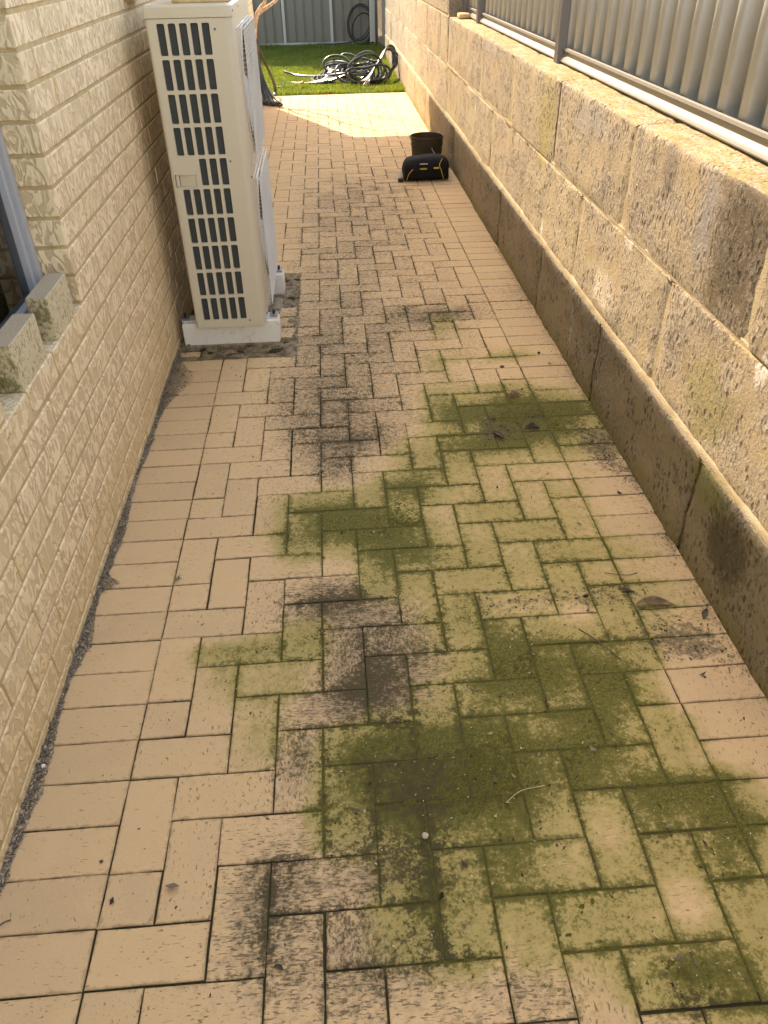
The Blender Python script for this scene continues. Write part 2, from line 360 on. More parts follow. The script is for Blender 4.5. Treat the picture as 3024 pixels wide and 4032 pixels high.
M['bag'] = mat_plain('black_canvas', (.006, .005, .005), (.011, .009, .008), 60, .85, .3, .001, .2)
M['yellow'] = mat_paint('yellow_trim', (.55, .36, .05), .6, .3)
M['badge'] = mat_paint('grey_badge', (.38, .38, .37), .5, .3)
def mat_leaf(name, c1, c2):
    t = NT(name); a = t.noise(45, 3); c = t.mix(t.ss(a, .35, .7), c1, c2); return t.fin(c, .7, t.bump(t.noise(160, 3), .5, .002), .3)
M['leafbrown'] = mat_leaf('dead_leaf', (.16, .10, .045), (.28, .19, .095)); M['leafdark'] = mat_leaf('rotted_leaf', (.05, .035, .022), (.12, .085, .05))
M['leaftan'] = mat_leaf('curled_leaf', (.24, .15, .09), (.38, .27, .18)); M['straw'] = mat_leaf('straw', (.42, .33, .18), (.55, .45, .28))
M['twig'] = mat_leaf('twig_bark', (.06, .045, .03), (.13, .10, .07)); M['stonep'] = mat_leaf('pale_stone', (.50, .40, .30), (.62, .52, .40))
M['shell'] = mat_paint('white_shell', (.80, .76, .68), .4, .4); M['weed'] = mat_leaf('small_weed', (.05, .11, .02), (.10, .17, .04))
def mat_grass():
    t = NT('grass_blade'); a = t.noise(3.5, 3); b = t.noise(60, 2); c = t.mix(t.ss(a, .35, .65), (.075, .115, .016), (.12, .145, .025)); c = t.mix(t.math('MULTIPLY', t.ss(b, .55, .7), .5), c, (.17, .17, .06))
    m = t.fin(c, .5, None, .4); tr = t.n('ShaderNodeBsdfTranslucent'); t.put(tr.inputs[0], t.mix(1.0, c, (1.9, 1.9, 1.3), 'MULTIPLY')); ms = t.n('ShaderNodeMixShader'); ms.inputs[0].default_value = .5
    t.t.links.new(t.b.outputs[0], ms.inputs[1]); t.t.links.new(tr.outputs[0], ms.inputs[2]); t.t.links.new(ms.outputs[0], t.out.inputs[0]); return m
M['grass'] = mat_grass()
def mat_lawn():
    t = NT('lawn_base'); a = t.noise(40, 4); c = t.mix(a, (.035, .045, .012), (.065, .07, .02)); return t.fin(c, 1, t.bump(a, .6, .01), .1)
M['lawn'] = mat_lawn()
def mat_glass():
    t = NT('window_glass'); t.t.nodes.remove(t.b); g = t.n('ShaderNodeBsdfGlossy'); g.inputs['Roughness'].default_value = .02; g.inputs[0].default_value = (.9, .95, .95, 1)
    tr = t.n('ShaderNodeBsdfTransparent'); tr.inputs[0].default_value = (.55, .60, .60, 1); fr = t.n('ShaderNodeFresnel'); fr.inputs[0].default_value = 1.5
    ms = t.n('ShaderNodeMixShader'); t.t.links.new(fr.outputs[0], ms.inputs[0]); t.t.links.new(tr.outputs[0], ms.inputs[1]); t.t.links.new(g.outputs[0], ms.inputs[2]); t.t.links.new(ms.outputs[0], t.out.inputs[0]); return t.m
M['glass'] = mat_glass()
def mat_litter():
    t = NT('leaf_litter'); Rr, G_, B_, A_ = t.attr('tint'); c = t.n('ShaderNodeCombineColor'); t.put(c.inputs[0], Rr); t.put(c.inputs[1], G_); t.put(c.inputs[2], B_); return t.fin(c.outputs[0], .9, None, .2)
M['litter'] = mat_litter()
# ------------------------------------------------------------------ growth fields on the path: (x, y, radius x, radius y, amount) in metres
MOSS = [(1.578,2.12,0.25,0.19,2.1),(1.383,1.915,0.11,0.087,0.8),(1.802,1.873,0.109,0.069,0.4),(1.239,2.235,0.089,0.245,0.5),(1.131,1.836,0.143,0.133,0.6),(1.004,1.626,0.118,0.089,1.0),(0.714,1.538,0.148,0.098,0.85),(0.808,1.395,0.165,0.10,1.25),(0.95,1.382,0.12,0.09,1.15),(1.016,1.252,0.121,0.065,0.95),(0.619,1.362,0.062,0.1,0.5),(0.656,0.906,0.08,0.093,0.5),(0.472,0.867,0.125,0.045,0.8),(0.431,0.751,0.063,0.049,0.4),(0.57,0.739,0.113,0.066,0.5),(0.543,0.559,0.07,0.085,0.35),(0.902,1.148,0.088,0.088,0.5),(1.15,1.125,0.102,0.087,0.4),(1.235,0.819,0.091,0.088,0.5),(1.124,0.961,0.082,0.078,0.4),(0.97,0.391,0.18,0.125,2.0),(1.116,0.457,0.091,0.079,1.2),(0.847,0.534,0.128,0.056,0.9),(1.183,0.687,0.112,0.08,0.6),(1.345,0.723,0.076,0.099,0.7),(1.195,0.348,0.097,0.109,0.7),(1.506,0.66,0.074,0.079,0.7),(1.397,0.546,0.071,0.086,0.7),(1.342,0.438,0.09,0.052,0.6),(1.56,0.343,0.141,0.048,1.2),(1.649,0.24,0.073,0.066,1.1),(1.608,0.528,0.059,0.114,0.7),(1.111,0.206,0.061,0.063,0.9),(1.12,0.103,0.116,0.048,0.7),(1.327,0.136,0.079,0.06,0.4),(1.464,0.232,0.052,0.076,0.6),(1.575,0.168,0.06,0.062,0.7),(1.59,0.066,0.057,0.093,0.7),(1.269,0.044,0.094,0.054,0.4),(1.422,-0.056,0.12,0.055,1.5),(1.511,-0.104,0.052,0.047,0.8),(1.128,0.01,0.055,0.052,0.5),(0.855,0.076,0.057,0.074,0.5),(0.948,0.136,0.068,0.088,0.9),(0.979,0.012,0.055,0.052,0.6),(0.773,0.433,0.067,0.077,0.6),(0.726,0.338,0.043,0.071,0.6),(1.4,1.45,0.30,0.38,0.42),(1.55,0.977,0.30,0.302,0.28),(1.32,0.62,0.34,0.45,0.42),(1.359,3.128,0.12,0.181,0.35),(1.617,2.705,0.133,0.076,0.5),(1.3,2.687,0.132,0.126,0.3),(1.518,2.423,0.124,0.067,0.4),(1.691,0.612,0.121,0.091,-0.8),(1.736,0.433,0.079,0.066,-0.9),(1.281,0.908,0.068,0.047,-0.4),(1.467,0.931,0.082,0.058,-0.5),(1.51,2.494,0.084,0.055,-0.5),(1.346,2.028,0.047,0.092,-0.6),(1.84,1.489,0.098,0.083,-0.4)]
GRIME_SHADE = [(1.87,1.6,.10,2.6,.42),(0.926,0.395,0.198,0.15,0.9),(0.89,0.86,0.19,0.18,0.75),(0.739,1.055,0.155,0.103,0.7),(0.832,0.685,0.148,0.111,0.7),(0.638,0.496,0.057,0.081,0.6),(0.866,0.204,0.081,0.063,0.8),(0.888,0.028,0.138,0.106,0.6),(0.654,0.19,0.12,0.103,0.4),(0.567,0.146,0.058,0.098,0.5),(0.793,2.008,0.168,0.109,0.6),(0.752,1.806,0.071,0.098,0.6),(0.72,2.287,0.2,0.208,0.3),(0.9,3.879,0.551,1.717,0.3),(0.723,2.648,0.434,0.755,0.25),(1.375,3.251,0.246,0.127,0.5),(1.774,3.476,0.206,0.208,0.4),(0.648,0.004,0.181,0.085,0.35),(1.406,-0.096,0.087,0.047,0.6),(1.099,-0.073,0.088,0.064,0.5),(1.597,2.118,0.174,0.155,0.6),(1.109,5.62,0.538,1.1,0.3)]  # first entry paints the dimmer, cooler light beside the limestone wall; rest is grime
SILT = [(1.60,2.15,.12,.10,.45),(1.80,1.80,.07,.16,.8),(1.86,1.45,.03,.12,.6),(1.62,1.02,.12,.06,.5),(1.83,.68,.05,.09,.5),(1.418,1.016,0.21,0.061,0.7),(1.711,0.833,0.158,0.09,0.9),(1.756,0.774,0.078,0.052,0.6),(1.848,1.669,0.034,0.092,0.8),(1.823,1.943,0.092,0.142,0.7),(1.402,2.022,0.075,0.11,1.0),(1.571,2.005,0.113,0.091,0.6),(1.653,2.364,0.061,0.087,0.7),(1.224,0.972,0.083,0.039,0.6),(0.951,0.32,0.128,0.07,0.3)]

def field(L, x, y):
    s = 0.0
    for a, b, ra, rb, k in L:
        q = ((x-a)/ra)**2 + ((y-b)/rb)**2
        if q < 9: s += k*math.exp(-q*.9)
    return s
P = 0.1175; XL = 0.235; YEND = 92; Y0 = -9
PADX, PADJ0, PADJ1 = 3, 24, 34           # cells left out round the air conditioner
# ------------------------------------------------------------------ ground and path
ground = MB().box((-60, -60, -.9), (60, 60, -.09)).build('ground', M['soil']); tag(ground, kind='structure')
path = MB().box((-.02, -3.2, -.085), (1.96, 10.82, -.0048)).build('path', M['sand']); tag(path, kind='structure')
def paver_geo(cx, cy, sx, sy, rot=0., dz=0., tilt=(0, 0), rowjit=0.):
    hx, hy = sx/2, sy/2; nx, ny = (4, 2) if sx > sy*1.3 else ((2, 4) if sy > sx*1.3 else (2, 2)); c = .0022
    V = []; F = []; C = []; E = []; cr_, sr = math.cos(rot), math.sin(rot); tone = random.random(); jm = random.uniform(.75, 1.25) + (.3 if random.random() < .1 else 0); jg = random.uniform(.88, 1.12)
    def put(x, y, z, e):
        X = cx + x*cr_ - y*sr; Y = cy + x*sr + y*cr_; V.append((X, Y, z + dz + x*tilt[0] + y*tilt[1]))
        m = field(MOSS, X, Y); m = m*jm if m > 0 else m; gb = .30*max(0, min(1, (X-.32)/.25))*max(0, min(1, (1.7-X)/.2)); C.append((max(0, min(2, m)), max(0, min(1.6, (gb+field(GRIME_SHADE, X, Y))*jg)), max(0, min(1.6, field(SILT, X, Y))), tone)); E.append(e)
    for j in range(ny+1):
        for i in range(nx+1):
            x = -hx + c + (sx-2*c)*i/nx; y = -hy + c + (sy-2*c)*j/ny; put(x, y, 0, (hx-abs(x), hy-abs(y)))
    for j in range(ny):
        for i in range(nx):
            a = j*(nx+1)+i; F.append((a, a+1, a+nx+2, a+nx+1))
    ring = [i for i in range(nx+1)] + [j*(nx+1)+nx for j in range(1, ny+1)] + [ny*(nx+1)+i for i in range(nx-1, -1, -1)] + [j*(nx+1) for j in range(ny-1, 0, -1)]
    xy = [(-hx + sx*(k % (nx+1))/nx, -hy + sy*(k//(nx+1))/ny) for k in ring]; n = len(ring); b0 = len(V)
    wob = [(random.gauss(0, .0006), random.gauss(0, .0006)) for _ in xy]
    for (x, y), w_ in zip(xy, wob): put(x+w_[0], y+w_[1], -.002, (0, 0))
    b1 = len(V)
    for (x, y), w_ in zip(xy, wob): put(x+w_[0], y+w_[1], -.04, (0, 0))
    for k in range(n):
        k2 = (k+1) % n; F.append((ring[k], b0+k, b0+k2, ring[k2])); F.append((b0+k, b1+k, b1+k2, b0+k2))
    return V, F, C, E
def finish_paver(name, V, F, C, E, kind=None):
    o = mk(name, V, F, M['paver'], path); me = o.data
    a = me.color_attributes.new('grow', 'FLOAT_COLOR', 'POINT'); a.data.foreach_set('color', np.array(C, dtype='f').ravel())
    uv = me.uv_layers.new(name='edge'); li = np.zeros(len(me.loops), dtype='i'); me.loops.foreach_get('vertex_index', li)
    uv.data.foreach_set('uv', np.array(E, dtype='f')[li].ravel())
    if kind: o['kind'] = kind
    return o
herr = []; edge = []
for j in range(Y0, YEND):
    for i in range(-1, 12):
        k = (i + j) % 4
        inpad = lambda a, b: a < PADX and PADJ0 <= b < PADJ1
        if k == 0: cells = [(i, j), (i+1, j)]
        elif k == 2: cells = [(i, j), (i, j+1)]
        else: continue
        cells = [c for c in cells if 0 <= c[0] < 12 and c[1] < YEND and not inpad(*c)]
        if not cells: continue
        x0 = min(c[0] for c in cells); x1 = max(c[0] for c in cells)+1; y0 = min(c[1] for c in cells); y1 = max(c[1] for c in cells)+1
        herr.append((XL+x0*P, y0*P, XL+x1*P, y1*P))
for j in range(Y0, YEND):
    if not (PADJ0 <= j < PADJ1): edge.append((0.004, j*P, XL, (j+1)*P))
    edge.append((XL+12*P, j*P, 1.876, (j+1)*P))
def add_pavers(rects, name, limit):
    # rects are nearest first: the first `limit` in view are separate pieces
    rects = sorted(rects, key=lambda r: r[1]); done = 0; far = ([], [], [], [])
    for x0, y0, x1, y1 in rects:
        g = random.uniform(.0022, .0036) if name == 'edge_paver' else random.uniform(.0030, .0058); fx = random.gauss(0, .0007); fy = random.gauss(0, .0007)
        geo = paver_geo((x0+x1)/2+fx, (y0+y1)/2+fy, x1-x0-g, y1-y0-g, random.gauss(0, .004), random.gauss(0, .0008), (random.gauss(0, .004), random.gauss(0, .004)))
        if y1 > -.32 and done < limit: finish_paver(name, *geo); done += 1
        else:
            n = len(far[0]); far[0].extend(geo[0]); far[1].extend([tuple(q+n for q in f) for f in geo[1]]); far[2].extend(geo[2]); far[3].extend(geo[3])
    finish_paver(name, *far, kind='stuff')
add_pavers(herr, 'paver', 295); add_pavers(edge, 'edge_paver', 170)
kerb = MB()
# thin concrete edge strip between paving and lawn
kerb.cbox((-.02, 10.825, -.08), (1.92, 10.875, -.004), .004); tag(kerb.build('lawn_edge', M['concrete']), kind='structure')
# the bare strip round the air conditioner
def lump(name, x0, x1, y0, y1, z0, amp, mat, step=.02, kind=None, parent=None, fr=9.):
    nx = max(2, int((x1-x0)/step)); ny = max(2, int((y1-y0)/step)); V = []; F = []
    for j in range(ny+1):
        for i in range(nx+1):
            x = x0+(x1-x0)*i/nx; y = y0+(y1-y0)*j/ny; e = min(i, nx-i, j, ny-j); V.append((x, y, z0 + (amp*(noise.fractal(Vector((x*fr, y*fr, 3.3)), .8, 2.1, 4)) if e else -.012)))
    for j in range(ny):
        for i in range(nx): a = j*(nx+1)+i; F.append((a, a+1, a+nx+2, a+nx+1))
    o = mk(name, V, F, mat, parent, True)
    if kind: o['kind'] = kind
    return o
lump('soil', -.01, .604, 2.806, 4.006, -.001, .010, M['dirt'], .015, 'structure')
pad = MB()
for k in range(5): pad.cbox((.03+random.uniform(0,.01), 2.98+.21*k, -.05), (.50+random.uniform(-.012,.012), 3.18+.21*k, .006+random.uniform(-.002,.002)), .006)
pad = pad.build('concrete_pad', M['concrete']); tag(pad, kind='structure')
# three cut pieces of paver half sunk in the dirt before the unit
for a in ((.012, 2.86, .115, 2.91), (.47, 3.18, .575, 3.30), (.475, 3.32, .58, 3.44), (.48, 3.04, .575, 3.16)):
    finish_paver('cut_paver', *paver_geo((a[0]+a[2])/2, (a[1]+a[3])/2, a[2]-a[0], a[3]-a[1], random.gauss(0, .05), .004, (.02, .01)))

def moss_mat():
    st = .006; x0, x1, y0, y1 = .30, 1.86, -.10, 2.62; nx = int((x1-x0)/st); ny = int((y1-y0)/st)
    X, Y = np.meshgrid(x0 + np.arange(nx+1)*st, y0 + np.arange(ny+1)*st); f = np.zeros_like(X)
    for a, b, ra, rb, k in MOSS: f += k*np.exp(-.9*(((X-a)/ra)**2+((Y-b)/rb)**2))
    def sm(fr, seed):
        r = np.random.default_rng(seed); g = r.random((int((y1-y0)*fr)+4, int((x1-x0)*fr)+4)); u = (X-x0)*fr; v = (Y-y0)*fr; i = u.astype(int); j = v.astype(int); a = u-i; b = v-j; a = a*a*(3-2*a); b = b*b*(3-2*b)
        return (g[j, i]*(1-a)+g[j, i+1]*a)*(1-b)+(g[j+1, i]*(1-a)+g[j+1, i+1]*a)*b - .5
    nz = sm(9, 1)*.5 + sm(22, 2)*.6 + sm(55, 3)*.7 + sm(140, 4)*.6
    hf = np.random.default_rng(9).random(X.shape) - .5; hf = hf*.6 + sm(150, 6)*.5 + sm(70, 7)*.4 + sm(25, 8)*.25
    Z = -.0058 + np.clip(f*.009, 0, .0036) + np.clip((f + hf*2.2 - 1.25)*.0030, 0, .0034) + hf*.0012
    keep = Z > -.0047; V = []; F = []; idx = -np.ones(X.shape, int); cells = (keep[:-1, :-1] | keep[1:, :-1] | keep[:-1, 1:] | keep[1:, 1:]); pk = np.zeros(X.shape, bool)
    pk[:-1, :-1] |= cells; pk[1:, :-1] |= cells; pk[:-1, 1:] |= cells; pk[1:, 1:] |= cells; idx[pk] = np.arange(pk.sum()); V = np.stack([X[pk], Y[pk], Z[pk]], 1)
    jj, ii = np.nonzero(cells); F = np.stack([idx[jj, ii], idx[jj, ii+1], idx[jj+1, ii+1], idx[jj+1, ii]], 1).tolist()
    o = mk('moss', V, F, M['moss'], None, True, centre=False); tag(o, 'dark green moss filling the joints of the paving and creeping over the pavers', 'moss', kind='stuff')
moss_mat()
# ------------------------------------------------------------------ limestone retaining wall
rw = thing('retaining_wall', (2.05, 6, 0), 'pale limestone block retaining wall with stained rough faces along the path', 'wall')
def block(xf, y0, y1, z0, z1, depth=.33, capped=False, step=.035, rough=.006):
    ny = max(3, int((y1-y0)/step)); V = []; F = []; prof = []; r = .016 if capped else .007
    nz = max(3, int((z1-z0)/step))
    for k in range(nz+1): prof.append((xf, z0 + (z1-r-z0)*k/nz))
    for k in range(1, 4):
        a = k/3*math.pi/2; prof.append((xf + r - r*math.cos(a), z1 - r + r*math.sin(a)))
    nd = max(2, int(depth/(step*1.5))) if capped else 1
    for k in range(1, nd+1): prof.append((xf + r + (depth-r)*k/nd, z1))
    n = len(prof)
    for j in range(ny+1):
        y = y0+(y1-y0)*j/ny; ee = min(j, ny-j)
        for m_, (x, z) in enumerate(prof):
            q = Vector((x*6, y*6, z*6)); d = noise.fractal(q, .7, 2.1, 5)*rough; d2 = noise.noise(Vector((x*45, y*45, z*45)))*rough*.45
            front = m_ <= nz; k2 = 1.0 if m_ not in (0, n-1) else .2
            if front: dx = -(d+d2)*k2 + (.007 if ee == 0 else 0) + (.004 if m_ == 0 else 0); dz_ = 0
            else: dx = -(d+d2)*.6 if m_ < nz+4 else 0; dz_ = (d+d2)*.6*k2 - (.006 if ee == 0 else 0)
            V.append((x+dx, y, z+dz_))
    for j in range(ny):
        for m_ in range(n-1): a = j*n+m_; F.append((a, a+1, a+n+1, a+n))
    # end faces
    for j in (0, ny):
        b = len(V); base = j*n; V.append((xf+depth, y0 if j == 0 else y1, z0)); F.append(tuple(list(range(base, base+n)) + [b]))
    o = mk('limestone_block', V, F, M['stone'], rw, True); 
    try: o.data.set_sharp_from_angle(angle=R_(50))
    except Exception: pass
    return o
XB, XU = 1.868, 1.882
def course(ys, xf, z0, z1, capped=False, gap=.016):
    for a, b in zip(ys[:-1], ys[1:]):
        block(xf + random.gauss(0, .002), a+gap/2, b-gap/2, z0, z1, .36 if capped else .30, capped, .028 if a < 3 else .06)
bot = [-2.0, -.9, .17, 1.22, 2.24, 3.27, 4.37, 5.39, 6.47, 7.52, 8.57, 9.62, 10.67, 11.72, 12.77, 13.8, 14.6]
mid = [-2.0, -1.45, -.4, .65, 1.69, 2.735, 3.81, 4.855, 5.92, 7.00, 8.05, 9.15, 10.2, 11.25, 12.3, 13.4, 14.6]
top = [-2.0, -.93, .12, 1.17, 2.22, 3.265, 4.31, 5.375, 6.43, 7.03, 7.56, 8.60, 9.75, 10.8, 11.85, 12.9, 13.95, 14.6]
up4 = [7.03, 8.08, 9.13, 10.2, 11.25, 12.3, 13.35, 14.6]
course(bot, XB, -.03, .350); course(mid, XU, .362, .728); course([v for v in top if v <= 7.04], XU, .738, 1.098, True)
course([v for v in top if v >= 7.03], XU, .738, 1.098); course(up4, XU, 1.115, 1.46, True)
mo = MB(); mo.box((1.889, -1.99, 0), (2.16, 14.59, 1.082)); mo.box((1.889, 7.04, 1.082), (2.16, 14.59, 1.44))
def band(prof, amp):
    n = len(prof); V = []; F = []; m_ = 420
    for i in range(m_+1):
        y = -1.99 + 16.58*(i/m_)**1.35
        for k, (x, z) in enumerate(prof):
            q = Vector((k*1.7, y*5, z*3)); e = noise.noise(q)*amp + noise.noise(q*6)*amp*.4; V.append((x + (e*.35 if k < n-1 else 0), y, z + (e if k < n-1 else 0)))
    for i in range(m_):
        for k in range(n-1): a = i*n+k; F.append((a, a+1, a+n+1, a+n))
    mk('mortar', V, F, M['wmortar'], rw, True)
band([(1.93, .335), (1.8760, .340), (1.8762, .350), (1.8835, .358), (1.8850, .370), (1.93, .372)], .005)
band([(1.93, .715), (1.8872, .720), (1.8872, .728), (1.8872, .738), (1.8872, .746), (1.93, .75)], .003)
mo.build('mortar', M['wmortar'], rw)
rg = MB().box((2.20, -20, -.5), (30, 60, .95)).build('raised_ground', M['soil']); tag(rg, kind='structure')

# ------------------------------------------------------------------ steel fence on the wall
fe = thing('steel_fence', (2.06, 3, 1.1), 'grey corrugated steel fence standing on the limestone wall', 'fence')
FX = 2.045
posts = [1.35-2.42, 1.35, 3.87, 6.32]; posts = [3.87-2.42*2, 3.87-2.42, 3.87, 6.32]
posts = [-.97-.0, 3.87, 6.32]; posts = [-3.4, -.97, 1.0, 3.87, 6.32]
posts = [-3.4, 1.25-2.42+.0, 3.87, 6.32, 7.0]
posts = [-3.65, 1.05-2.0+.0, 3.87, 6.32, 7.0]
def post(y):
    b = MB(); x0, x1 = FX-.040, FX+.040; y0, y1 = y-.030, y+.030
    pr = [(x0, y0)]
    for k in range(4): a = y0 + (y1-y0)*(k+.5)/4.5; pr += [(x0, a), (x0+.003, a+.002), (x0+.003, a+.006), (x0, a+.008)]
    pr += [(x0, y1), (x1, y1), (x1, y0)]
    b.extr(pr, 2, 1.098, 2.20); return b.build('post', M['post'], fe)
for y in posts: post(y)
for a, b in zip(posts[:-1], posts[1:]):
    a += .028; b -= .028
    # W shaped bottom rail
    pr = [(FX-.022, 1.106), (FX-.026, 1.112), (FX-.018, 1.128), (FX-.004, 1.136), (FX-.004, 1.150), (FX-.014, 1.158), (FX-.012, 1.168), (FX-.004, 1.171), (FX-.001, 1.160), (FX+.001, 1.125), (FX+.04, 1.120), (FX+.045, 1.106)]
    MB().extr(pr, 1, a, b).build('bottom_rail', M['rail'], fe, True)
    MB().extr([(u, 3.28-v) for u, v in pr], 1, a, b).build('top_rail', M['rail'], fe, True)
    V = []; y = a; prof = []; pit = .156; off = (3.52 - .026)  # one crest at y=3.60
    xs = FX+.052; dep = .050
    k0 = int(math.floor((a-off)/pit)); y = off + k0*pit
    pts = []
    while y < b + pit:
        for u, d in ((0, 0), (.006, .0035), (.012, .0), ):  pass
        seq = [(0.0, .04), (.002, .80), (.005, .92), (.010, .98), (.016, 1.0), (.044, 1.0), (.050, .97), (.054, .90), (.057, .78), (.061, .04), (.064, 0), (.086, 0), (.089, .16), (.122, .16), (.125, 0), (.150, 0)]
        for u, d in seq: pts.append((y+u, xs - dep*d + dep*.0))
        y += pit
    pts = [q for q in pts if a <= q[0] <= b]
    n = len(pts); V = [(x, yy, 1.15) for yy, x in pts] + [(x, yy, 2.14) for yy, x in pts]; F = [(i, i+1, n+i+1, n+i) for i in range(n-1)]
    o = mk('corrugated_panel', V, F, M['fence'], fe, True); md = o.modifiers.new('thickness', 'SOLIDIFY'); md.thickness = .0012
    try: o.data.set_sharp_from_angle(angle=R_(40))
    except Exception: pass
# ------------------------------------------------------------------ brick house (left)
hs = thing('brick_house', (-3, 4, 0), 'cream textured brick house wall with a window recess on the left of the path', 'house')
WY0, WY1, WZ0, WZ1 = .985, 1.724, .724, 2.10
CZ, CH = .037, .0857
def cam_px(p):
    d = Vector(p) - Vector((0.7994, -0.6881, 1.6240)); z = -d.dot(cb)
    if z < .05: return None
    return (.5 + d.dot(cr)/z*3037.5/3024, .5 - d.dot(cu)/z*3037.5/4032)
def seen(p, m=.04):
    q = cam_px(p); return q is not None and -m < q[0] < 1+m and -m < q[1] < 1+m
bk = []
for k in range(-1, 37):
    z0 = CZ + CH*k - CH; z1 = z0 + CH; n0 = 0
    ph = 1.02 if k % 2 == 0 else 1.14           # course 7 lies right under the window and has joints at 1.13, 1.37
    z0b, z1b = CZ+CH*(k-1)+.005, CZ+CH*k-.005
    kk = k  # course index, top at CZ+CH*k
    ph = 1.02 if kk % 2 == 1 else 1.135
    y = ph - .24*21
    while y < 10.33:
        a, b = y+.005, y+.235; y += .24
        a = max(a, -4); b = min(b, 10.33)
        if b-a < .03: continue
        seg = [(a, b)]
        if z1b > WZ0+.02 and z0b < WZ1:
            if a < WY1 and b > WY0:
                seg = [(a, WY0)] if a < WY0-.03 else []
                if b > WY1+.03: seg.append((WY1, b))
                # merge slivers
        seg = [(WY1 if abs(q0-WY1) < .035 and z1b > WZ0+.02 and z0b < WZ1 else q0, q1) for q0, q1 in seg]
        for s0, s1 in seg: bk.append((s0, s1, z0b, z1b, kk))
vis = []; hid = []
for s0, s1, z0b, z1b, kk in bk:
    ym = (s0+s1)/2; sill = (kk == 8 and s1 > WY0-.02 and s0 < WY1+.02)
    inside = any(seen((0, yy, zz), .02) for yy in (s0, s1) for zz in (z0b, z1b)) and ym < 4.2
    if inside and ym > 3.2 and z1b < 1.3:   # behind the outdoor unit
        q = (ym-3.1); inside = ym < 3.75
    (vis if inside else hid).append((s0, s1, z0b, z1b, kk))
vis.sort(key=lambda s: s[0]); 
while len(vis) > 298: hid.append(vis.pop())
def brick_add(b, s, jit=True):
    s0, s1, z0b, z1b, kk = s; dx = random.gauss(0, .0012) if jit else 0; zz = .004 if (kk == 7 and s1 > WY0 and s0 < WY1) else 0
    b.cbox((-.11, s0, z0b), (0+dx, s1, z1b-zz), .0035)
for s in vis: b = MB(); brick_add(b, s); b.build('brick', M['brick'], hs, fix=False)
hb = MB()
for s in hid: hb.box((-.11, s[0], s[2]), (0, s[1], s[3]))
o = hb.build('brick', M['brick'], hs, fix=False); o['kind'] = 'stuff'
mo = MB(); xf = -.0035
mo.box((-.105, -3.99, -.05), (xf, WY0-.006, 3.15)); mo.box((-.105, WY1+.006, -.05), (xf, 10.324, 3.15)); mo.box((-.105, WY0-.006, -.05), (xf, WY1+.006, WZ0-.012)); mo.box((-.105, WY0-.006, WZ1), (xf, WY1+.006, 3.15))
mo.build('mortar', M['mortar'], hs)
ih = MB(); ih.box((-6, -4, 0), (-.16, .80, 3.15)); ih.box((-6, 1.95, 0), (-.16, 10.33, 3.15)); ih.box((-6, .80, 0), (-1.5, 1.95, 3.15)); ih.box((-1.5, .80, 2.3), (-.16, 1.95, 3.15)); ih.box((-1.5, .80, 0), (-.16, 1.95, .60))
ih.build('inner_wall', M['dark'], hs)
sl = MB().box((-.16, WY0, WZ0-.05), (-.012, WY1, WZ0-.009)).build('sill', M['mortar'], hs)
rf = MB(); rf.extr([(-7, 3.20), (.60, 3.20), (.60, 3.36), (-3.2, 4.95), (-7, 3.4)], 1, -5, 10.9); rf = rf.build('roof', M['roof'], hs)
MB().box((.602, -5, 3.22), (.70*.0+.612, 10.9, 3.37)).build('fascia', M['fascia'], rf)
win = MB()
fx0, fx1 = -.150, -.096
win.cbox((fx0, WY1-.030, WZ0+.012), (fx1, WY1-.002, WZ1), .002); win.cbox((fx0, WY0+.002, WZ0+.012), (fx1, WY0+.030, WZ1), .002)
win.cbox((fx0, WY0+.002, WZ0-.006), (fx1+.004, WY1-.002, WZ0+.030), .002); win.cbox((fx0, WY0+.03, WZ1-.03), (fx1, WY1-.03, WZ1-.001), .002)
win.cbox((fx0+.006, WY1-.052, WZ0+.03), (fx1-.014, WY1-.030, WZ1-.03), .003); win.cbox((fx0+.006, WY0+.03, WZ0+.03), (fx1-.014, WY0+.05, WZ1-.03), .003)
win.cbox((fx0+.006, WY0+.05, WZ0+.03), (fx1-.014, WY1-.052, WZ0+.05), .003)
wi = win.build('window', M['alu'], hs)
gl = MB(); gl.box((-.135, WY0+.045, WZ0+.045), (-.131, WY1-.047, WZ1-.03)); gl.build('pane', M['glass'], wi)
MB().box((-.1345, WY1-.0515, WZ0+.05), (-.1275, WY1-.046, WZ1-.03)).build('gasket', M['black'], wi)

# loose bricks standing on the sill
def loose(y0, y1, label, x0, h, rot):
    t = thing('loose_brick', (-.03, (y0+y1)/2, WZ0-.008), label, 'brick', 'loose bricks on the window sill')
    b = MB(); b.cbox((x0, y0, WZ0-.008), (-.002, y1, WZ0-.008+h), .004); o = b.build('body', M['oldbrick'], t, fix=False); return t
def solid(name, mb, mat, label, cat, group=None, smooth=False):
    o = mb.build(name, mat, None, smooth, fix=True); return tag(o, label, cat, group)
solid('loose_brick', MB().cbox((-.063, 1.447, WZ0-.008), (-.004, 1.652, WZ0+.120), .003), M['oldbrick'], 'mould speckled buff brick on the window sill, the farther one beside the brick reveal', 'brick', 'loose bricks on the window sill')
solid('loose_brick', MB().cbox((-.063, 1.128, WZ0-.008), (-.004, 1.338, WZ0+.120), .003), M['oldbrick'], 'buff brick on the window sill with a dark green algae end, the nearer one', 'brick', 'loose bricks on the window sill')

# ------------------------------------------------------------------ air conditioner
ac = thing('air_conditioner', (.27, 3.3, 0), 'tall cream white outdoor air conditioner unit with slotted end panel on plastic feet', 'air conditioner')
KS = .981; Y0A = 2.95
def TX(x): return .7994 - (.7994-x)*KS
def TZ(z): return 1.624 - (1.624-z)*KS
ax0, ax1 = .108, .447; az0, az1 = .112, 1.392; ay1 = 3.90; rr = .026
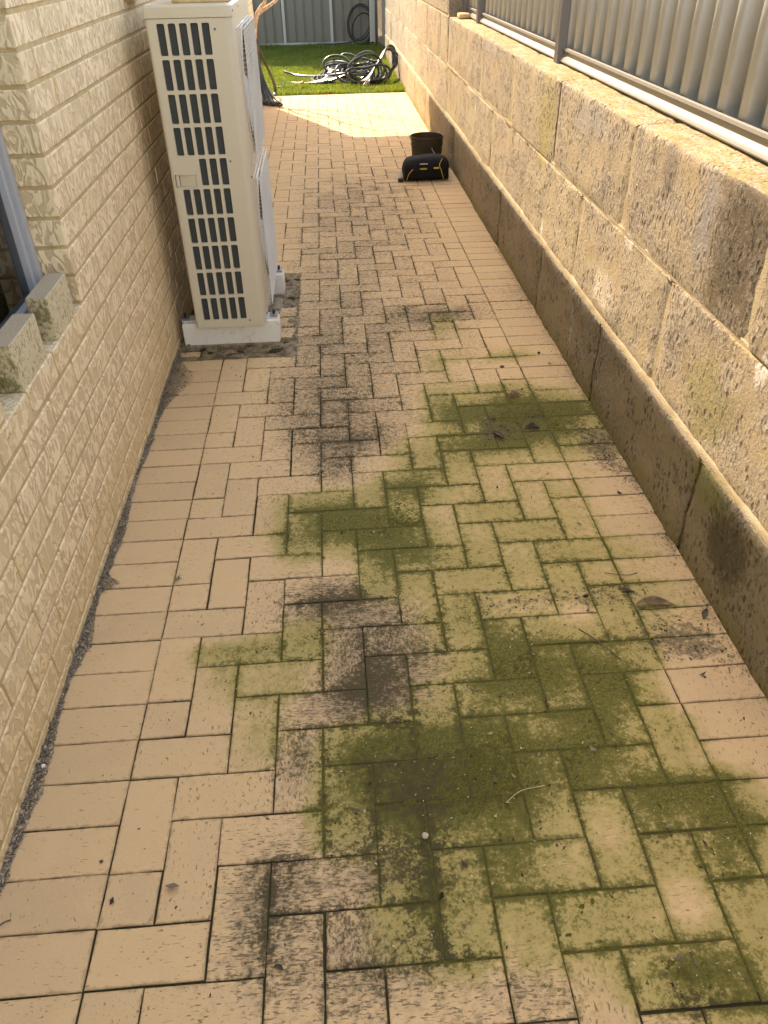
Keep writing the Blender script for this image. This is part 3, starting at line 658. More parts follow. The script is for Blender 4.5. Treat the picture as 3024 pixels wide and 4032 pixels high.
# casing: three sides with round corners
pr = []
for cx_, cy_, a0 in ((ax1-rr, Y0A+rr, -90), (ax1-rr, ay1-rr, 0), (ax0+rr*.5, ay1-rr*.5, 90), (ax0+rr*.5, Y0A+rr*.5, 180)):
    rad = rr if cx_ > .3 else rr*.5
    for k in range(7): a = R_(a0 + 90*k/6); pr.append((cx_ + rad*math.cos(a), cy_ + rad*math.sin(a)))
body = MB(); body.extr(pr, 2, az0, az1, closed=False, caps=False)
bottomcap = MB(); body.add([(x, y, az0+.001) for x, y in pr], [tuple(range(len(pr)))])
# front sheet with slots
fx_0, fx_1 = ax0+rr*.5, ax1-rr
cols = [TX(.1375+.0450*i) for i in range(5)]; cw = .0318*KS; tops = [TZ(1.3715 - .12655*k) for k in range(10)]; chh = .1135*KS
xs = [fx_0]; 
for c in cols: xs += [c - .0065, c + cw + .0065]
xs = [fx_0] + [ (cols[i]+cols[i-1]+cw)/2 for i in range(1, 5)]; xs = [cols[0]-.007] + xs[1:] + [cols[4]+cw+.007]
zs = [tops[0]+.006] + [(tops[k] + tops[k-1]-chh)/2 for k in range(1, 10)] + [tops[9]-chh-.006]
sheet = MB(); holes = []
def hole_cell(x0, x1, z0, z1, hx0, hx1, hz0, hz1, r=.006):
    outer = [(x0, z0), (x1, z0), (x1, z1), (x0, z1)]; V = [(x, Y0A, z) for x, z in outer]; inner = []
    for (cx_, cz_, a0) in ((hx0+r, hz0+r, 180), (hx1-r, hz0+r, 270), (hx1-r, hz1-r, 0), (hx0+r, hz1-r, 90)):
        for k in range(4): a = R_(a0+90*k/3); inner.append((cx_+r*math.cos(a), cz_+r*math.sin(a)))
    V += [(x, Y0A, z) for x, z in inner]; V += [(x, Y0A+.0015, z) for x, z in [( (x-(hx0+hx1)/2)*.965+(hx0+hx1)/2, (z-(hz0+hz1)/2)*.99+(hz0+hz1)/2) for x, z in inner]]
    V += [(x, Y0A+.012, z) for x, z in [( (x-(hx0+hx1)/2)*.965+(hx0+hx1)/2, (z-(hz0+hz1)/2)*.99+(hz0+hz1)/2) for x, z in inner]]; F = []
    for c in range(4):
        for k in range(3): F.append((c, 4+c*4+k, 4+c*4+k+1)[::-1])
        c2 = (c+1) % 4; F.append((c, c2, 4+c2*4, 4+c*4+3))
    for k in range(16): k2 = (k+1) % 16; F.append((4+k, 4+k2, 20+k2, 20+k)); F.append((20+k, 20+k2, 36+k2, 36+k))
    sheet.add(V, F)
def quad(x0, x1, z0, z1): sheet.add([(x0, Y0A, z0), (x1, Y0A, z0), (x1, Y0A, z1), (x0, Y0A, z1)], [(0, 1, 2, 3)])
hx0, hx1, hz0, hz1 = TX(.117), TX(.204), TZ(.751), TZ(.799)
for k in range(10):
    zt, zb = zs[k], zs[k+1]
    for i in range(5):
        if k == 4 and i < 2: continue
        hole_cell(xs[i], xs[i+1], zb, zt, cols[i], cols[i]+cw, tops[k]-chh, tops[k])
# handle recess cell
quad(xs[0], xs[2], hz1+.004, zs[4]); quad(xs[0], xs[2], zs[5], hz0-.004) if zs[5] < hz0-.004 else None
hole_cell(fx_0+.004, xs[2], max(zs[5], hz0-.004), hz1+.004, hx0, hx1, hz0, hz1, .005)
quad(fx_0, xs[0], zs[10], az1); quad(xs[5], fx_1, zs[10], az1); quad(xs[0], xs[5], zs[0], az1); quad(fx_0, fx_1, az0, zs[10])
body.add(sheet.V, sheet.F); bo = body.build('casing', M['ac_white'], ac, True)
try: bo.data.set_sharp_from_angle(angle=R_(30))
except Exception: pass
MB().box((ax0+.012, Y0A+.013, az0+.02), (ax1-.05, Y0A+.03, az1-.01)).build('coil', M['fins'], ac)
hr = MB(); hr.extr([(hx0+.014, Y0A+.0105), (hx0+.035, Y0A+.008), (hx1-.002, Y0A+.0025), (hx1-.002, Y0A+.0122), (hx0+.014, Y0A+.0122)], 2, hz0+.001, hz1-.001)
hr.build('handle_recess', M['ac_white'], ac)
fr = MB(); 
fr.tube([(hx0-.003, Y0A-.0005, hz0-.003), (hx1+.003, Y0A-.0005, hz0-.003), (hx1+.003, Y0A-.0005, hz1+.003), (hx0-.003, Y0A-.0005, hz1+.003)], .0022, 6, closed=True); fr.build('handle_rim', M['ac_white'], ac, True)
ld = MB(); e = .004
pl = [(x + (e if x > .27 else -e), y + (e if y > 3.3 else -e)) for x, y in pr]; cz = [(0, az1+.002), (0, az1+.038), (.008, az1+.046)]
for (i0, z0_), (i1, z1_) in zip(cz[:-1], cz[1:]):
    mx, my = .2775, 3.425; A = [(mx+(x-mx)*(1-i0/.17), my+(y-my)*(1-i0/.475), z0_) for x, y in pl]; B = [(mx+(x-mx)*(1-i1/.17), my+(y-my)*(1-i1/.475), z1_) for x, y in pl]; n = len(A)
    ld.add(A+B, [(k, (k+1) % n, n+(k+1) % n, n+k) for k in range(n)])
ld.add(B, [tuple(range(n))]); ld.build('lid', M['ac_white'], ac, True)
for sx, sz in ((.370, 1.349), (.366, .851), (.363, .113)):
    x, z = TX(sx), TZ(sz); s_ = MB(); s_.add(*(lambda m: (m.V, m.F))(MB().tube([(x, Y0A-.0008, z), (x, Y0A+.002, z)], .0075, 12))); so_ = s_.build('screw_cup', M['ac_white'], ac, True)
    MB().tube([(x, Y0A-.003, z), (x, Y0A+.002, z)], .0040, 8).build('screw', M['twig'], so_)
for y_, z_ in ((2.99, az1+.02), (3.25, az1+.02), (3.03, .78), (3.03, .14)):
    MB().tube([(ax1+.001, y_, z_), (ax1+.006, y_, z_)], .004, 8).build('screw', M['twig'], ac)
def grille(z0, z1, y0=3.085, y1=3.77):
    fan = MB(); cy_, cz_ = (y0+y1)/2, (z0+z1)/2
    ring = MB().tube([(ax1+.002, cy_+.262*math.cos(a), cz_+.262*math.sin(a)) for a in [2*math.pi*k/36 for k in range(36)]], .006, 6, closed=True).build('fan_ring', M['ac_white'], ac, True)
    dk = MB(); dk.add([(ax1+.0012, cy_+.26*math.cos(2*math.pi*k/36), cz_+.26*math.sin(2*math.pi*k/36)) for k in range(36)], [tuple(range(36))]); dk.build('fan_hollow_shade', M['black'], ac)  # flat black disc on the casing, painted shade of the fan hollow
    f = MB()
    for q in range(3):
        a0 = q*2*math.pi/3 + .4; V = []
        for k in range(7):
            a = a0 + k*.19
            V += [(ax1+.004+.004*k/6, cy_+.06*math.cos(a), cz_+.06*math.sin(a)), (ax1+.003+.010*k/6, cy_+.245*math.cos(a+.25), cz_+.245*math.sin(a+.25))]
        f.add(V, [(2*k, 2*k+1, 2*k+3, 2*k+2) for k in range(6)])
    f.tube([(ax1+.002, cy_, cz_), (ax1+.02, cy_, cz_)], .065, 20); f.build('fan', M['fence'], ac, True, fix=False)
    g = MB(); xo = ax1+.030; t = .0009
    ny_ = 34; nz_ = int((z1-z0)/.0175)
    for k in range(ny_+1):
        y = y0+.014+(y1-y0-.028)*k/ny_; g.tube([(ax1, y, z0+.006), (xo, y, z0+.012), (xo, y, z1-.012), (ax1, y, z1-.006)], t, 4, False)
    for k in range(nz_+1):
        z = z0+.012+(z1-z0-.024)*k/nz_; g.tube([(ax1, y0, z), (xo, y0+.012, z), (xo, y1-.012, z), (ax1, y1, z)], t, 4, False)
    for xx in (ax1+.003, ax1+.016): g.tube([(xx, y0+.004, z0+.006), (xx, y1-.004, z0+.006), (xx, y1-.004, z1-.006), (xx, y0+.004, z1-.006)], t*1.2, 4, closed=True)
    g.build('fan_grille', M['ac_wire'], ac)
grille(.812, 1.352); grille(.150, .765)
for y0_, y1_ in ((2.99, 3.10), (3.645, 3.755)):
    f = MB(); f.extr([(.036, 0), (.500, 0), (.508, .012), (.508, .098), (.500, .118), (.036, .118), (.030, .108), (.030, .01)], 1, y0_, y1_); f = f.build('foot', M['foot'], ac)
    md = f.modifiers.new('bevel', 'BEVEL'); md.width = .003; md.segments = 2
    t_ = MB(); t_.box((.032, y0_+.02, .1185), (.500, y1_-.02, .126)); t_.build('rail', M['metal'], f)
    for xx in (.045, .485):
        MB().box((xx-.022, y0_+.025, .1262), (xx+.018, y1_-.03, .131)).build('clamp', M['rail'], f)
        MB().tube([(xx-.002, (y0_+y1_)/2, .131), (xx-.002, (y0_+y1_)/2, .152)], .007, 8).build('bolt', M['black'], f)
# buff block lying on the unit, and the small box on the wall behind
zt = az1+.046
solid('block', MB().cbox((.212, 3.03, zt), (.436, 3.14, zt+.076), .004), M['stonebox'], 'buff stained brick lying on top of the air conditioner', 'brick')
jb = thing('junction_box', (.02, 3.30, 1.48), 'small pale electrical box on the brick wall behind the air conditioner', 'electrical box')
MB().cbox((.003, 3.16, 1.445), (.06, 3.40, 1.66), .004).build('box', M['ac_wire'], jb); MB().cbox((.0605, 3.18, 1.46), (.066, 3.38, 1.645), .002).build('cover', M['ac_wire'], jb)

# ------------------------------------------------------------------ bucket and tool bag
bu = thing('bucket', (1.665, 6.62, 0), 'open dark brown plastic bucket with ribbed rim and wire handle behind the tool bag', 'bucket')
c = (1.665, 6.62, 0); pr_ = [(.0, .004), (.118, .004), (.121, .0), (.124, .004), (.136, .185), (.143, .187), (.143, .195), (.137, .197), (.138, .214), (.142, .216), (.142, .221), (.1385, .223), (.1395, .243), (.146, .246), (.146, .256), (.143, .259), (.138, .256), (.136, .24), (.133, .19), (.120, .012), (0, .012)]
MB().lathe(pr_, c, 40).build('shell', M['bucket'], bu, True)
hp = []
for k in range(15):
    a = math.pi*k/14; hp.append((c[0]-.145*math.cos(a)*1.0, c[1]-.150*math.sin(a)*1.0, .205-.15*math.sin(a)))
hl = [(c[0]+.02, c[1]-.142, .188), (c[0]+.075, c[1]-.155, .10), (c[0]+.11, c[1]-.13, .055)]
MB().tube(spline(hl, 4), .0035, 6).build('wire_handle', M['metal'], bu, True)
for a in (-1.43, 1.2):
    x, y = c[0]+.143*math.cos(a), c[1]+.143*math.sin(a); MB().cbox((x-.014, y-.008, .182), (x+.014, y+.008, .212), .002).build('handle_lug', M['bucket'], bu)
bg = thing('tool_bag', (1.6, 6.2, 0), 'black canvas tool bag with yellow piping and yellow pull tabs in front of the bucket', 'tool bag')
def bag():
    V = []; F = []; nx, na = 18, 20; x0, x1 = 1.415, 1.800
    for i in range(nx+1):
        s = i/nx; x = x0 + (x1-x0)*s; w_ = .145*(1-.16*abs(2*s-1)**5); hh = (.178+.016*math.sin(s*math.pi)-.018*(1-s))*(1-.22*abs(2*s-1)**7)
        for k in range(na):
            a = 2*math.pi*k/na; cxx = math.cos(a); szz = math.sin(a); e1 = .62
            yy = math.copysign(abs(cxx)**.75, cxx)*w_; zz = math.copysign(abs(szz)**e1, szz); zv = hh/2 + zz*hh/2
            yy *= (1-.28*max(0, (zv/hh-.35)/.65)**1.5); d = noise.noise(Vector((x*14, yy*14, zv*14)))*.008
            V.append((x + (noise.noise(Vector((yy*9, zv*9, 5*s)))*.02 if i in (0, nx) else 0), 6.215+yy+d, max(.001, zv+d)))
    for i in range(nx):
        for k in range(na): F.append((i*na+k, i*na+(k+1) % na, (i+1)*na+(k+1) % na, (i+1)*na+k))
    F.append(tuple(range(na))); F.append(tuple(nx*na+k for k in range(na)))
    o = mk('body', V, F, M['bag'], bg, True)
    return o
bgo = bag()
import bmesh
bm = bmesh.new(); bm.from_mesh(bgo.data); bmesh.ops.recalc_face_normals(bm, faces=bm.faces); bm.to_mesh(bgo.data); bm.free()
bgo.modifiers.new('s', 'SUBSURF').levels = 1
bv = lambda x, z: (x, 6.215 - .148*(1-.28*max(0, (z/.185-.35)/.65)**1.5)*(1 if .02 < z < .15 else .93), z)
MB().tube(spline([bv(1.735, .172), bv(1.71, .13), bv(1.725, .09), bv(1.748, .012)], 6), .0028, 6).build('piping', M['yellow'], bg, True)
MB().tube(spline([bv(1.49, .105), bv(1.455, .07), bv(1.438, .02)], 6), .0025, 6).build('piping', M['yellow'], bg, True)
MB().cbox((1.545, 6.056, .103), (1.605, 6.066, .115), .003).build('pull_tab', M['yellow'], bg); MB().cbox((1.660, 6.056, .106), (1.705, 6.066, .118), .003).build('pull_tab', M['yellow'], bg)
MB().cbox((1.545, 6.064, .141), (1.610, 6.072, .148), .001).build('badge', M['badge'], bg)
MB().tube(spline([(1.55, 6.06, .12), (1.575, 6.045, .125), (1.60, 6.06, .12)], 5), .006, 6).build('handle', M['bag'], bg, True)
gc = thing('hose_tap_fitting', (1.39, 6.13, 0), 'small grey metal fitting lying against the left end of the tool bag', 'fitting')
MB().tube([(1.375, 6.12, .016), (1.405, 6.10, .018)], .015, 12).build('cap', M['black'], gc, True); MB().tube([(1.385, 6.14, .03), (1.40, 6.15, .075)], .011, 10).build('stem', M['metal'], gc, True)
MB().tube(spline([(1.36, 6.13, .01), (1.355, 6.16, .04), (1.372, 6.17, .065), (1.39, 6.16, .05)], 6), .003, 6).build('wire_loop', M['metal'], gc, True)

# ------------------------------------------------------------------ lawn
lb = lump('lawn_ground', -6, 2.0, 10.88, 17.0, .0, .02, M['lawn'], .12, 'structure', fr=1.2)
def grass(n=70000):
    x = rng.uniform(-1.2, 1.93, n); y = 10.885 + (17.0-10.885)*rng.random(n)**1.25; a = rng.uniform(0, 2*math.pi, n); h = rng.uniform(.025, .055, n)*(1+.7*(rng.random(n) > .97)); wd = rng.uniform(.0022, .0042, n)
    h *= 1 + .5*np.sin(x*5+y*3)*np.sin(y*7-x*2); le = rng.uniform(.15, .8, n)*h; b = rng.uniform(0, 2*math.pi, n)
    dx, dy = np.cos(a)*wd, np.sin(a)*wd; lx, ly = np.cos(b)*le, np.sin(b)*le; z0 = np.full(n, .0)
    V = np.empty((n, 5, 3)); V[:, 0] = np.stack([x-dx, y-dy, z0], 1); V[:, 1] = np.stack([x+dx, y+dy, z0], 1)
    V[:, 2] = np.stack([x+dx*.8+lx*.35, y+dy*.8+ly*.35, z0+h*.6], 1); V[:, 3] = np.stack([x-dx*.8+lx*.35, y-dy*.8+ly*.35, z0+h*.6], 1); V[:, 4] = np.stack([x+lx, y+ly, z0+h], 1)
    me = bpy.data.meshes.new('grass'); me.vertices.add(n*5); me.vertices.foreach_set('co', V.ravel()); idx = (np.arange(n)*5)[:, None] + np.array([0, 1, 2, 3, 3, 2, 4]); me.loops.add(n*7); me.loops.foreach_set('vertex_index', idx.ravel().astype('i'))
    me.polygons.add(n*2); ls = (np.arange(n)*7)[:, None] + np.array([0, 4]); me.polygons.foreach_set('loop_start', ls.ravel().astype('i')); me.update(calc_edges=True); me.validate()
    me.materials.append(M['grass']); o = bpy.data.objects.new('grass', me); COL.objects.link(o); tag(o, 'bright green short lawn grass beyond the paving', 'grass', kind='stuff')
grass()
# ------------------------------------------------------------------ hoses
hp_ = thing('hose_pile', (1.35, 11.7, 0), 'tangled heap of dark and grey green garden hoses lying on the grass', 'hose')
def loop(cx_, cy_, r1, r2, tilt, az, n=28, z0=.02, ph=0, wob=.02, turns=1.0, seed=0):
    rs = random.Random(seed); pts = []; ca, sa = math.cos(az), math.sin(az); w1, w2 = rs.uniform(0, 6), rs.uniform(0, 6)
    for k in range(int(n*turns)+1):
        a = ph + 2*math.pi*k/n; g = 1 + .10*math.sin(2*a+w1) + .05*math.sin(3*a+w2) + .03*k/n; u, v = r1*math.cos(a)*g, r2*math.sin(a)*g
        z = z0 + (v + r2)*math.sin(tilt)*1.0 + wob*math.sin(3*a+w2)*.5; v2 = v*math.cos(tilt); pts.append((cx_ + u*ca - v2*sa, cy_ + u*sa + v2*ca, max(.016, z)))
    return pts
rs = random.Random(5); HR = .0145
def hz(k): return M['hose'] if k % 3 else M['hose2']
for k in range(9):
    MB().tube(loop(1.36+rs.uniform(-.16, .16), 11.75+rs.uniform(-.25, .2), rs.uniform(.16, .30), rs.uniform(.11, .19), rs.uniform(.5, 1.25), rs.uniform(-.5, .5), 26, .015+.004*k, rs.uniform(0, 6), .03, 1.6, k), HR, 8).build('hose', hz(k), hp_, True)
for k in range(7):   # tall upright loops at the right end
    e = rs.uniform(-.02, .02); q = .012*k
    MB().tube(spline([(1.22+.03*k, 11.5-.03*k, .02+e*.3), (1.42+q, 11.6, .10+q), (1.56+q, 11.75, .25+q), (1.68+q*.8, 11.95+q*2, .37+.006*k+e*.5), (1.78+q*.7, 12.0+q*2, .36+e), (1.80+q*.6-e, 11.95, .22+e), (1.72-q+e, 11.8, .07), (1.60-q*2, 11.65+q, .018), (1.35-.03*k, 11.7+q, .03)], 8), HR, 8).build('hose', hz(k+1), hp_, True)
for k in range(3):
    MB().tube(spline([(1.78+.015*k, 12.0, .36), (1.86+.01*k, 11.95, .30), (1.885, 11.8+.02*k, .17), (1.86, 11.7, .05), (1.78, 11.6, .02)], 8), HR*.8, 8).build('hose', hz(k), hp_, True)
for k in range(6):   # low runs towards the left
    e = rs.uniform(-.03, .03)
    MB().tube(spline([(1.5, 11.7+.08*k, .10+.03*k), (1.15, 11.6+.05*k+e, .13-.01*k), (.85, 11.62+.04*k-e, .05+.012*k), (.62+.05*k, 11.75+e, .03+.01*k), (.60+.06*k, 11.98, .05+e), (.85+e, 12.08+.04*k, .09+.02*k), (1.1, 12.0, .14+.02*k), (1.35, 11.9, .10)], 8), HR, 8).build('hose', hz(k), hp_, True)
for k in range(2):
    MB().tube(spline([(1.15+.1*k, 12.0, .02), (.88+.2*k, 12.1, .10), (.80+.22*k, 12.15, .22), (.92+.18*k, 12.2, .30+.02*k), (1.12+.16*k, 12.15, .28), (1.28+.1*k, 12.0, .12)], 8), HR, 8).build('hose', hz(k*3), hp_, True)
MB().tube(spline([(1.3, 11.65, .15), (1.0, 11.7, .13), (.72, 12.0, .075), (.42, 12.35, .05), (.22, 12.5, .085)], 8), HR*1.1, 8).build('hose', M['hose2'], hp_, True)
MB().tube(spline([(.95, 11.7, .03), (.6, 11.72, .022), (.30, 11.85, .02), (.12, 11.75, .02), (.02, 11.6, .02)], 8), HR, 8).build('hose', M['hose'], hp_, True)
MB().tube(spline([(.45, 11.58, .02), (.25, 11.45, .02), (.08, 11.5, .02)], 8), HR, 8).build('hose', M['hose'], hp_, True)
solid('hose_end', MB().tube(spline([(.50, 11.65, .05), (.46, 11.62, .035), (.40, 11.60, .03)], 4), .018, 8), M['orange'], 'small faded orange hose connector lying on the grass edge', 'connector', smooth=True)
hb_ = thing('hose_bundle', (.08, 10.2, 0), 'bundle of dark hoses hanging down behind the air conditioner', 'hose')
for k in range(11):
    f = k/10; x1, y1 = .02+.25*f, 10.15-.20*f; rx = rs.uniform(-.01, .01)
    MB().tube(spline([(-.01+.004*k, 10.42, .70-.01*k), (-.015+.02*f+rx, 10.40, .45), (.0+.06*f+rx, 10.33, .22), (.03+.14*f, 10.22-.1*f, .07+.01*rs.random()), (x1, y1, .018+.012*(k % 3)), (x1-.10, y1+.10, .016+.01*(k % 2)), (-.05, 10.40, .02)], 8), .0115, 8).build('hose', M['hose'] if k % 4 else M['hose2'], hb_, True)
for k in range(2): MB().tube(spline([(.0, 10.42, .66), (.06+.01*k, 10.60, .42), (.13+.015*k, 10.80, .18), (.14+.02*k, 10.82, .05), (.12, 10.7, .018), (.05, 10.5, .017)], 8), .0115, 8).build('hose', M['hose'], hb_, True)
MB().tube([(-.005, 10.44, .675), (-.012, 10.45, .74)], [.017, .014], 10).build('connector', M['orange'], hb_, True)
MB().tube([(-.012, 10.45, .735), (-.016, 10.455, .80)], .009, 8).build('tap_stem', M['metal'], hb_, True)
# ------------------------------------------------------------------ small bare tree at the house corner
tr = thing('bare_tree', (-.02, 10.62, 0), 'leafless pale branched shrub growing at the far corner of the house', 'tree')
MB().tube(spline([(-.03, 10.60, -.05), (-.025, 10.60, .3), (-.03, 10.60, .62), (-.015, 10.60, .78), (.03, 10.60, .94)], 5), [.030]*5+[.028]*5+[.025]*5+[.024]*6, 10).build('trunk', M['bark'], tr, True)
brs = [([(.0, 10.60, .86), (-.045, 10.62, 1.0), (-.07, 10.66, 1.35), (-.02, 10.75, 1.8), (.10, 10.8, 2.3)], .017), ([(.025, 10.60, .93), (.08, 10.6, 1.0), (.145, 10.58, 1.08), (.22, 10.5, 1.4), (.24, 10.45, 1.9), (.35, 10.4, 2.4)], .019),
       ([(.03, 10.60, .93), (.12, 10.63, .98), (.29, 10.66, 1.08), (.50, 10.65, 1.30), (.72, 10.62, 1.6), (.82, 10.55, 2.0)], .018), ([(.20, 10.52, 1.3), (.32, 10.6, 1.6), (.40, 10.7, 2.0), (.42, 10.72, 2.3)], .010), ([(.50, 10.65, 1.30), (.58, 10.75, 1.6), (.6, 10.8, 2.0)], .010),
       ([(-.05, 10.7, 1.5), (-.15, 10.8, 1.8), (-.2, 10.9, 2.2)], .009), ([(.24, 10.47, 1.7), (.12, 10.5, 2.0), (.08, 10.5, 2.4)], .009)]
for p_, r_ in brs:
    q = spline(p_, 6); MB().tube(q, [r_*1.35*(1-.55*i/len(q)) for i in range(len(q))], 8).build('branch', M['bark'], tr, True)
# ------------------------------------------------------------------ shed and fences at the back
sh = thing('garden_shed', (.2, 18, 0), 'grey green steel shed wall with a pale framed door across the lawn', 'shed')
SY = 17.0
def ribwall(x0, x1, z0f, z1f, y, name, parent, mat, pitch=.16, z1c=None):
    pts = []; x = x0
    while x < x1:
        for u, d in ((0, 0), (.006, .012), (.014, .012), (.020, 0), (.030, 0), (.036, .012), (.044, .012), (.050, 0)): pts.append((min(x+u, x1), y-d))
        x += pitch
    pts.append((x1, y)); n = len(pts); V = [(a, b, z0f) for a, b in pts] + [(a, b, (z1f if z1c is None else z1c(a))) for a, b in pts]
    return mk(name, V, [(i, i+1, n+i+1, n+i) for i in range(n-1)], mat, parent)
gz = lambda x: 4.25 - abs(x+.85)*.86  # gable out of view, shaped so that its shadow falls across the lawn
ribwall(-3.2, .06, .03, 0, SY, 'wall_panel', sh, M['shed'], .17, gz); ribwall(1.03, 1.90, .03, 0, SY, 'wall_panel', sh, M['shed'], .17, gz)
ribwall(.06, 1.03, 2.05, 0, SY, 'wall_panel', sh, M['shed'], .17, gz)
dr = ribwall(.115, .975, .07, 2.0, SY-.012, 'door', sh, M['shed'], .17)
MB().box((.115, SY-.005, .05), (.975, SY+.02, 2.0)).build('door_core', M['shed'], sh)
for a, b in (((.060, SY-.035, .0), (.113, SY+.0, 2.06)), ((.977, SY-.035, .0), (1.03, SY, 2.06)), ((.114, SY-.03, .0), (.976, SY, .048)), ((.114, SY-.03, 2.0), (.976, SY, 2.05))): MB().cbox(a, b, .003).build('door_frame', M['shedframe'], sh)
MB().box((-3.2, SY-.02, -.05), (.058, SY+.02, .045)).build('base_rail', M['shedframe'], sh); MB().box((1.032, SY-.02, -.05), (1.72, SY+.02, .045)).build('base_rail', M['shedframe'], sh)
rb = MB(); zz = [(-3.2, gz(-3.2)), (-.85, 4.25), (1.90, gz(1.90))]
rb.extr([(x, z) for x, z in zz] + [(x, z+.06) for x, z in zz[::-1]], 1, SY-.02, SY+5); rb.build('roof', M['roof'], sh)
MB().box((-3.2, SY+.03, 0), (1.9, SY+.1, 2.2)).build('inner_wall', M['shed'], sh)
po = solid('steel_post', MB().cbox((1.735, SY-.22, 0), (1.835, SY-.12, 2.1), .004), M['shedframe'], 'pale upright steel post at the right end of the shed', 'post')
sf = thing('side_fence', (2.0, 15.9, 0), 'grey green sheet fence in shade between the limestone wall end and the shed', 'fence')
pts = []; y = 14.62
while y < 17.0:
    for u, d in ((0, 0), (.02, .02), (.07, .02), (.09, 0)): pts.append((2.0-d, y+u))
    y += .16
n = len(pts); mk('corrugated_panel', [(a, b, .0) for a, b in pts] + [(a, b, 1.9) for a, b in pts], [(i, i+1, n+i+1, n+i) for i in range(n-1)], M['shed'], sf)
MB().cbox((1.965, 14.61, 0), (2.02, 14.66, 2.0), .004).build('post', M['shedframe'], sf)
wc = thing('hanging_hose', (1.45, SY-.08, .3), 'thin black hose hung in loose loops against the shed wall', 'hose')
def ring_(cx_, cz_, rx, rz, y, tilt, n=30, a0=0, a1=2*math.pi):
    return [(cx_ + rx*math.cos(a)*math.cos(tilt) - rz*math.sin(a)*math.sin(tilt), y, cz_ + rx*math.cos(a)*math.sin(tilt) + rz*math.sin(a)*math.cos(tilt)) for a in [a0+(a1-a0)*k/n for k in range(n+1)]]
MB().tube(ring_(1.56, .33, .25, .33, SY-.05, -.1), .011, 6).build('hose', M['hoseblack'], wc, True); MB().tube(ring_(1.57, .31, .235, .32, SY-.07, .05), .011, 6).build('hose', M['hoseblack'], wc, True)
MB().tube(ring_(1.58, .29, .17, .24, SY-.09, -.5), .011, 6).build('hose', M['hoseblack'], wc, True)
MB().tube(spline([(1.74, SY-.1, .30), (1.60, SY-.12, .14), (1.35, SY-.15, .05), (1.05, SY-.2, .03), (.85, SY-.15, .02), (1.0, SY-.4, .02), (1.5, SY-.4, .02), (1.8, SY-.3, .05)], 8), .012, 6).build('hose', M['hoseblack'], wc, True)
cr_ = solid('corner_rock', MB().cbox((1.93, 6.72, 1.10), (2.02, 6.86, 1.135), .008), M['stonebox'], 'small grey offcut of stone on the wall top beside the end post', 'stone')

# ------------------------------------------------------------------ loose litter
def curl(name, p, L, W, az, curl_, mat, label, twist=0., lift=.004):
    V = []; F = []; n, m_ = 12, 6; ca, sa = math.cos(az), math.sin(az)
    for i in range(n+1):
        s = i/n; w_ = W*math.sin(math.pi*min(.98, s*.96+.03))**.7
        for j in range(m_+1):
            t = 2*j/m_-1; a = t*curl_; r_ = w_/2/max(curl_, .2); yy = r_*math.sin(a); zz = r_*(1-math.cos(a)) + .010*math.sin(s*math.pi*1.3+twist)*twist + noise.noise(Vector((s*5, t*2, L*90)))*.003
            xx = (s-.5)*L + .0; yy += .10*L*math.sin(s*2.5); V.append((p[0]+xx*ca-yy*sa, p[1]+xx*sa+yy*ca, max(.0015, p[2]+lift+zz)))
    for i in range(n):
        for j in range(m_): a = i*(m_+1)+j; F.append((a, a+1, a+m_+2, a+m_+1))
    o = mk(name, V, F, mat, None, True); md = o.modifiers.new('t', 'SOLIDIFY'); md.thickness = .0008; return tag(o, label, 'leaf')
curl('leaf', (.275, 2.862, .0), .062, .05, .15, 1.9, M['leaftan'], 'tightly curled tan dead leaf below the white foot of the air conditioner', .2)
curl('leaf', (.315, 2.88, .0), .045, .03, -.6, 1.2, M['leafdark'], 'small dark curled leaf just right of the tan leaf by the air conditioner', .2)
curl('leaf', (1.562, 2.305, .0), .060, .045, .5, 2.0, M['leaftan'], 'curled tan leaf on the far moss patch near the limestone wall', .3)
curl('leaf', (1.575, 2.02, .0), .060, .035, -.2, 1.4, M['leafdark'], 'dark rotted curled leaf in the middle of the far moss patch', .3)
curl('leaf', (1.43, 1.98, .0), .075, .03, 1.9, 1.3, M['leafdark'], 'dark mossy leaf at the right side of the bare round spot', .3)
curl('leaf', (1.705, .950, .0), .115, .042, -.08, 1.0, M['leafbrown'], 'long brown dead leaf near the limestone wall among dark debris', .5)
curl('leaf', (.613, .012, .0), .020, .012, -.5, .8, M['leafdark'], 'small dark brown leaf scrap near the bottom edge of the paving', .1)
curl('leaf', (1.84, .90, .0), .05, .018, .9, .9, M['leafdark'], 'narrow dark leaf beside the wall base right of the long brown leaf', .1)
curl('leaf', (1.64, 1.02, .0), .05, .014, -.4, .6, M['leafdark'], 'narrow dark leaf sliver just behind the long brown leaf', .1)
def twig(pts, r_, mat, label, name='twig', cat='twig'): return solid(name, MB().tube(spline(pts, 4), r_, 5), mat, label, cat, smooth=True)
twig([(1.452, 1.382, .003), (1.49, 1.352, .006), (1.526, 1.307, .003)], .0015, M['straw'], 'pale straw lying across mossy pavers toward the wall', 'straw', 'straw')
twig([(1.451, .874, .004), (1.49, .82, .006), (1.535, .749, .003)], .0016, M['twig'], 'thin dark twig on the pavers in front of the long brown leaf')
twig([(.033, .139, .003), (.043, .145, .005), (.054, .150, .003)], .0016, M['twig'], 'short black twig at the left edge of the paving')
twig([(1.13, .335, .003), (1.17, .36, .007), (1.23, .372, .003)], .0009, M['straw'], 'fine bent straw on the dark moss patch', 'straw', 'straw')
twig([(1.60, 1.11, .003), (1.66, 1.09, .006), (1.70, 1.10, .003)], .0012, M['twig'], 'small dark twig behind the long brown leaf near the wall')
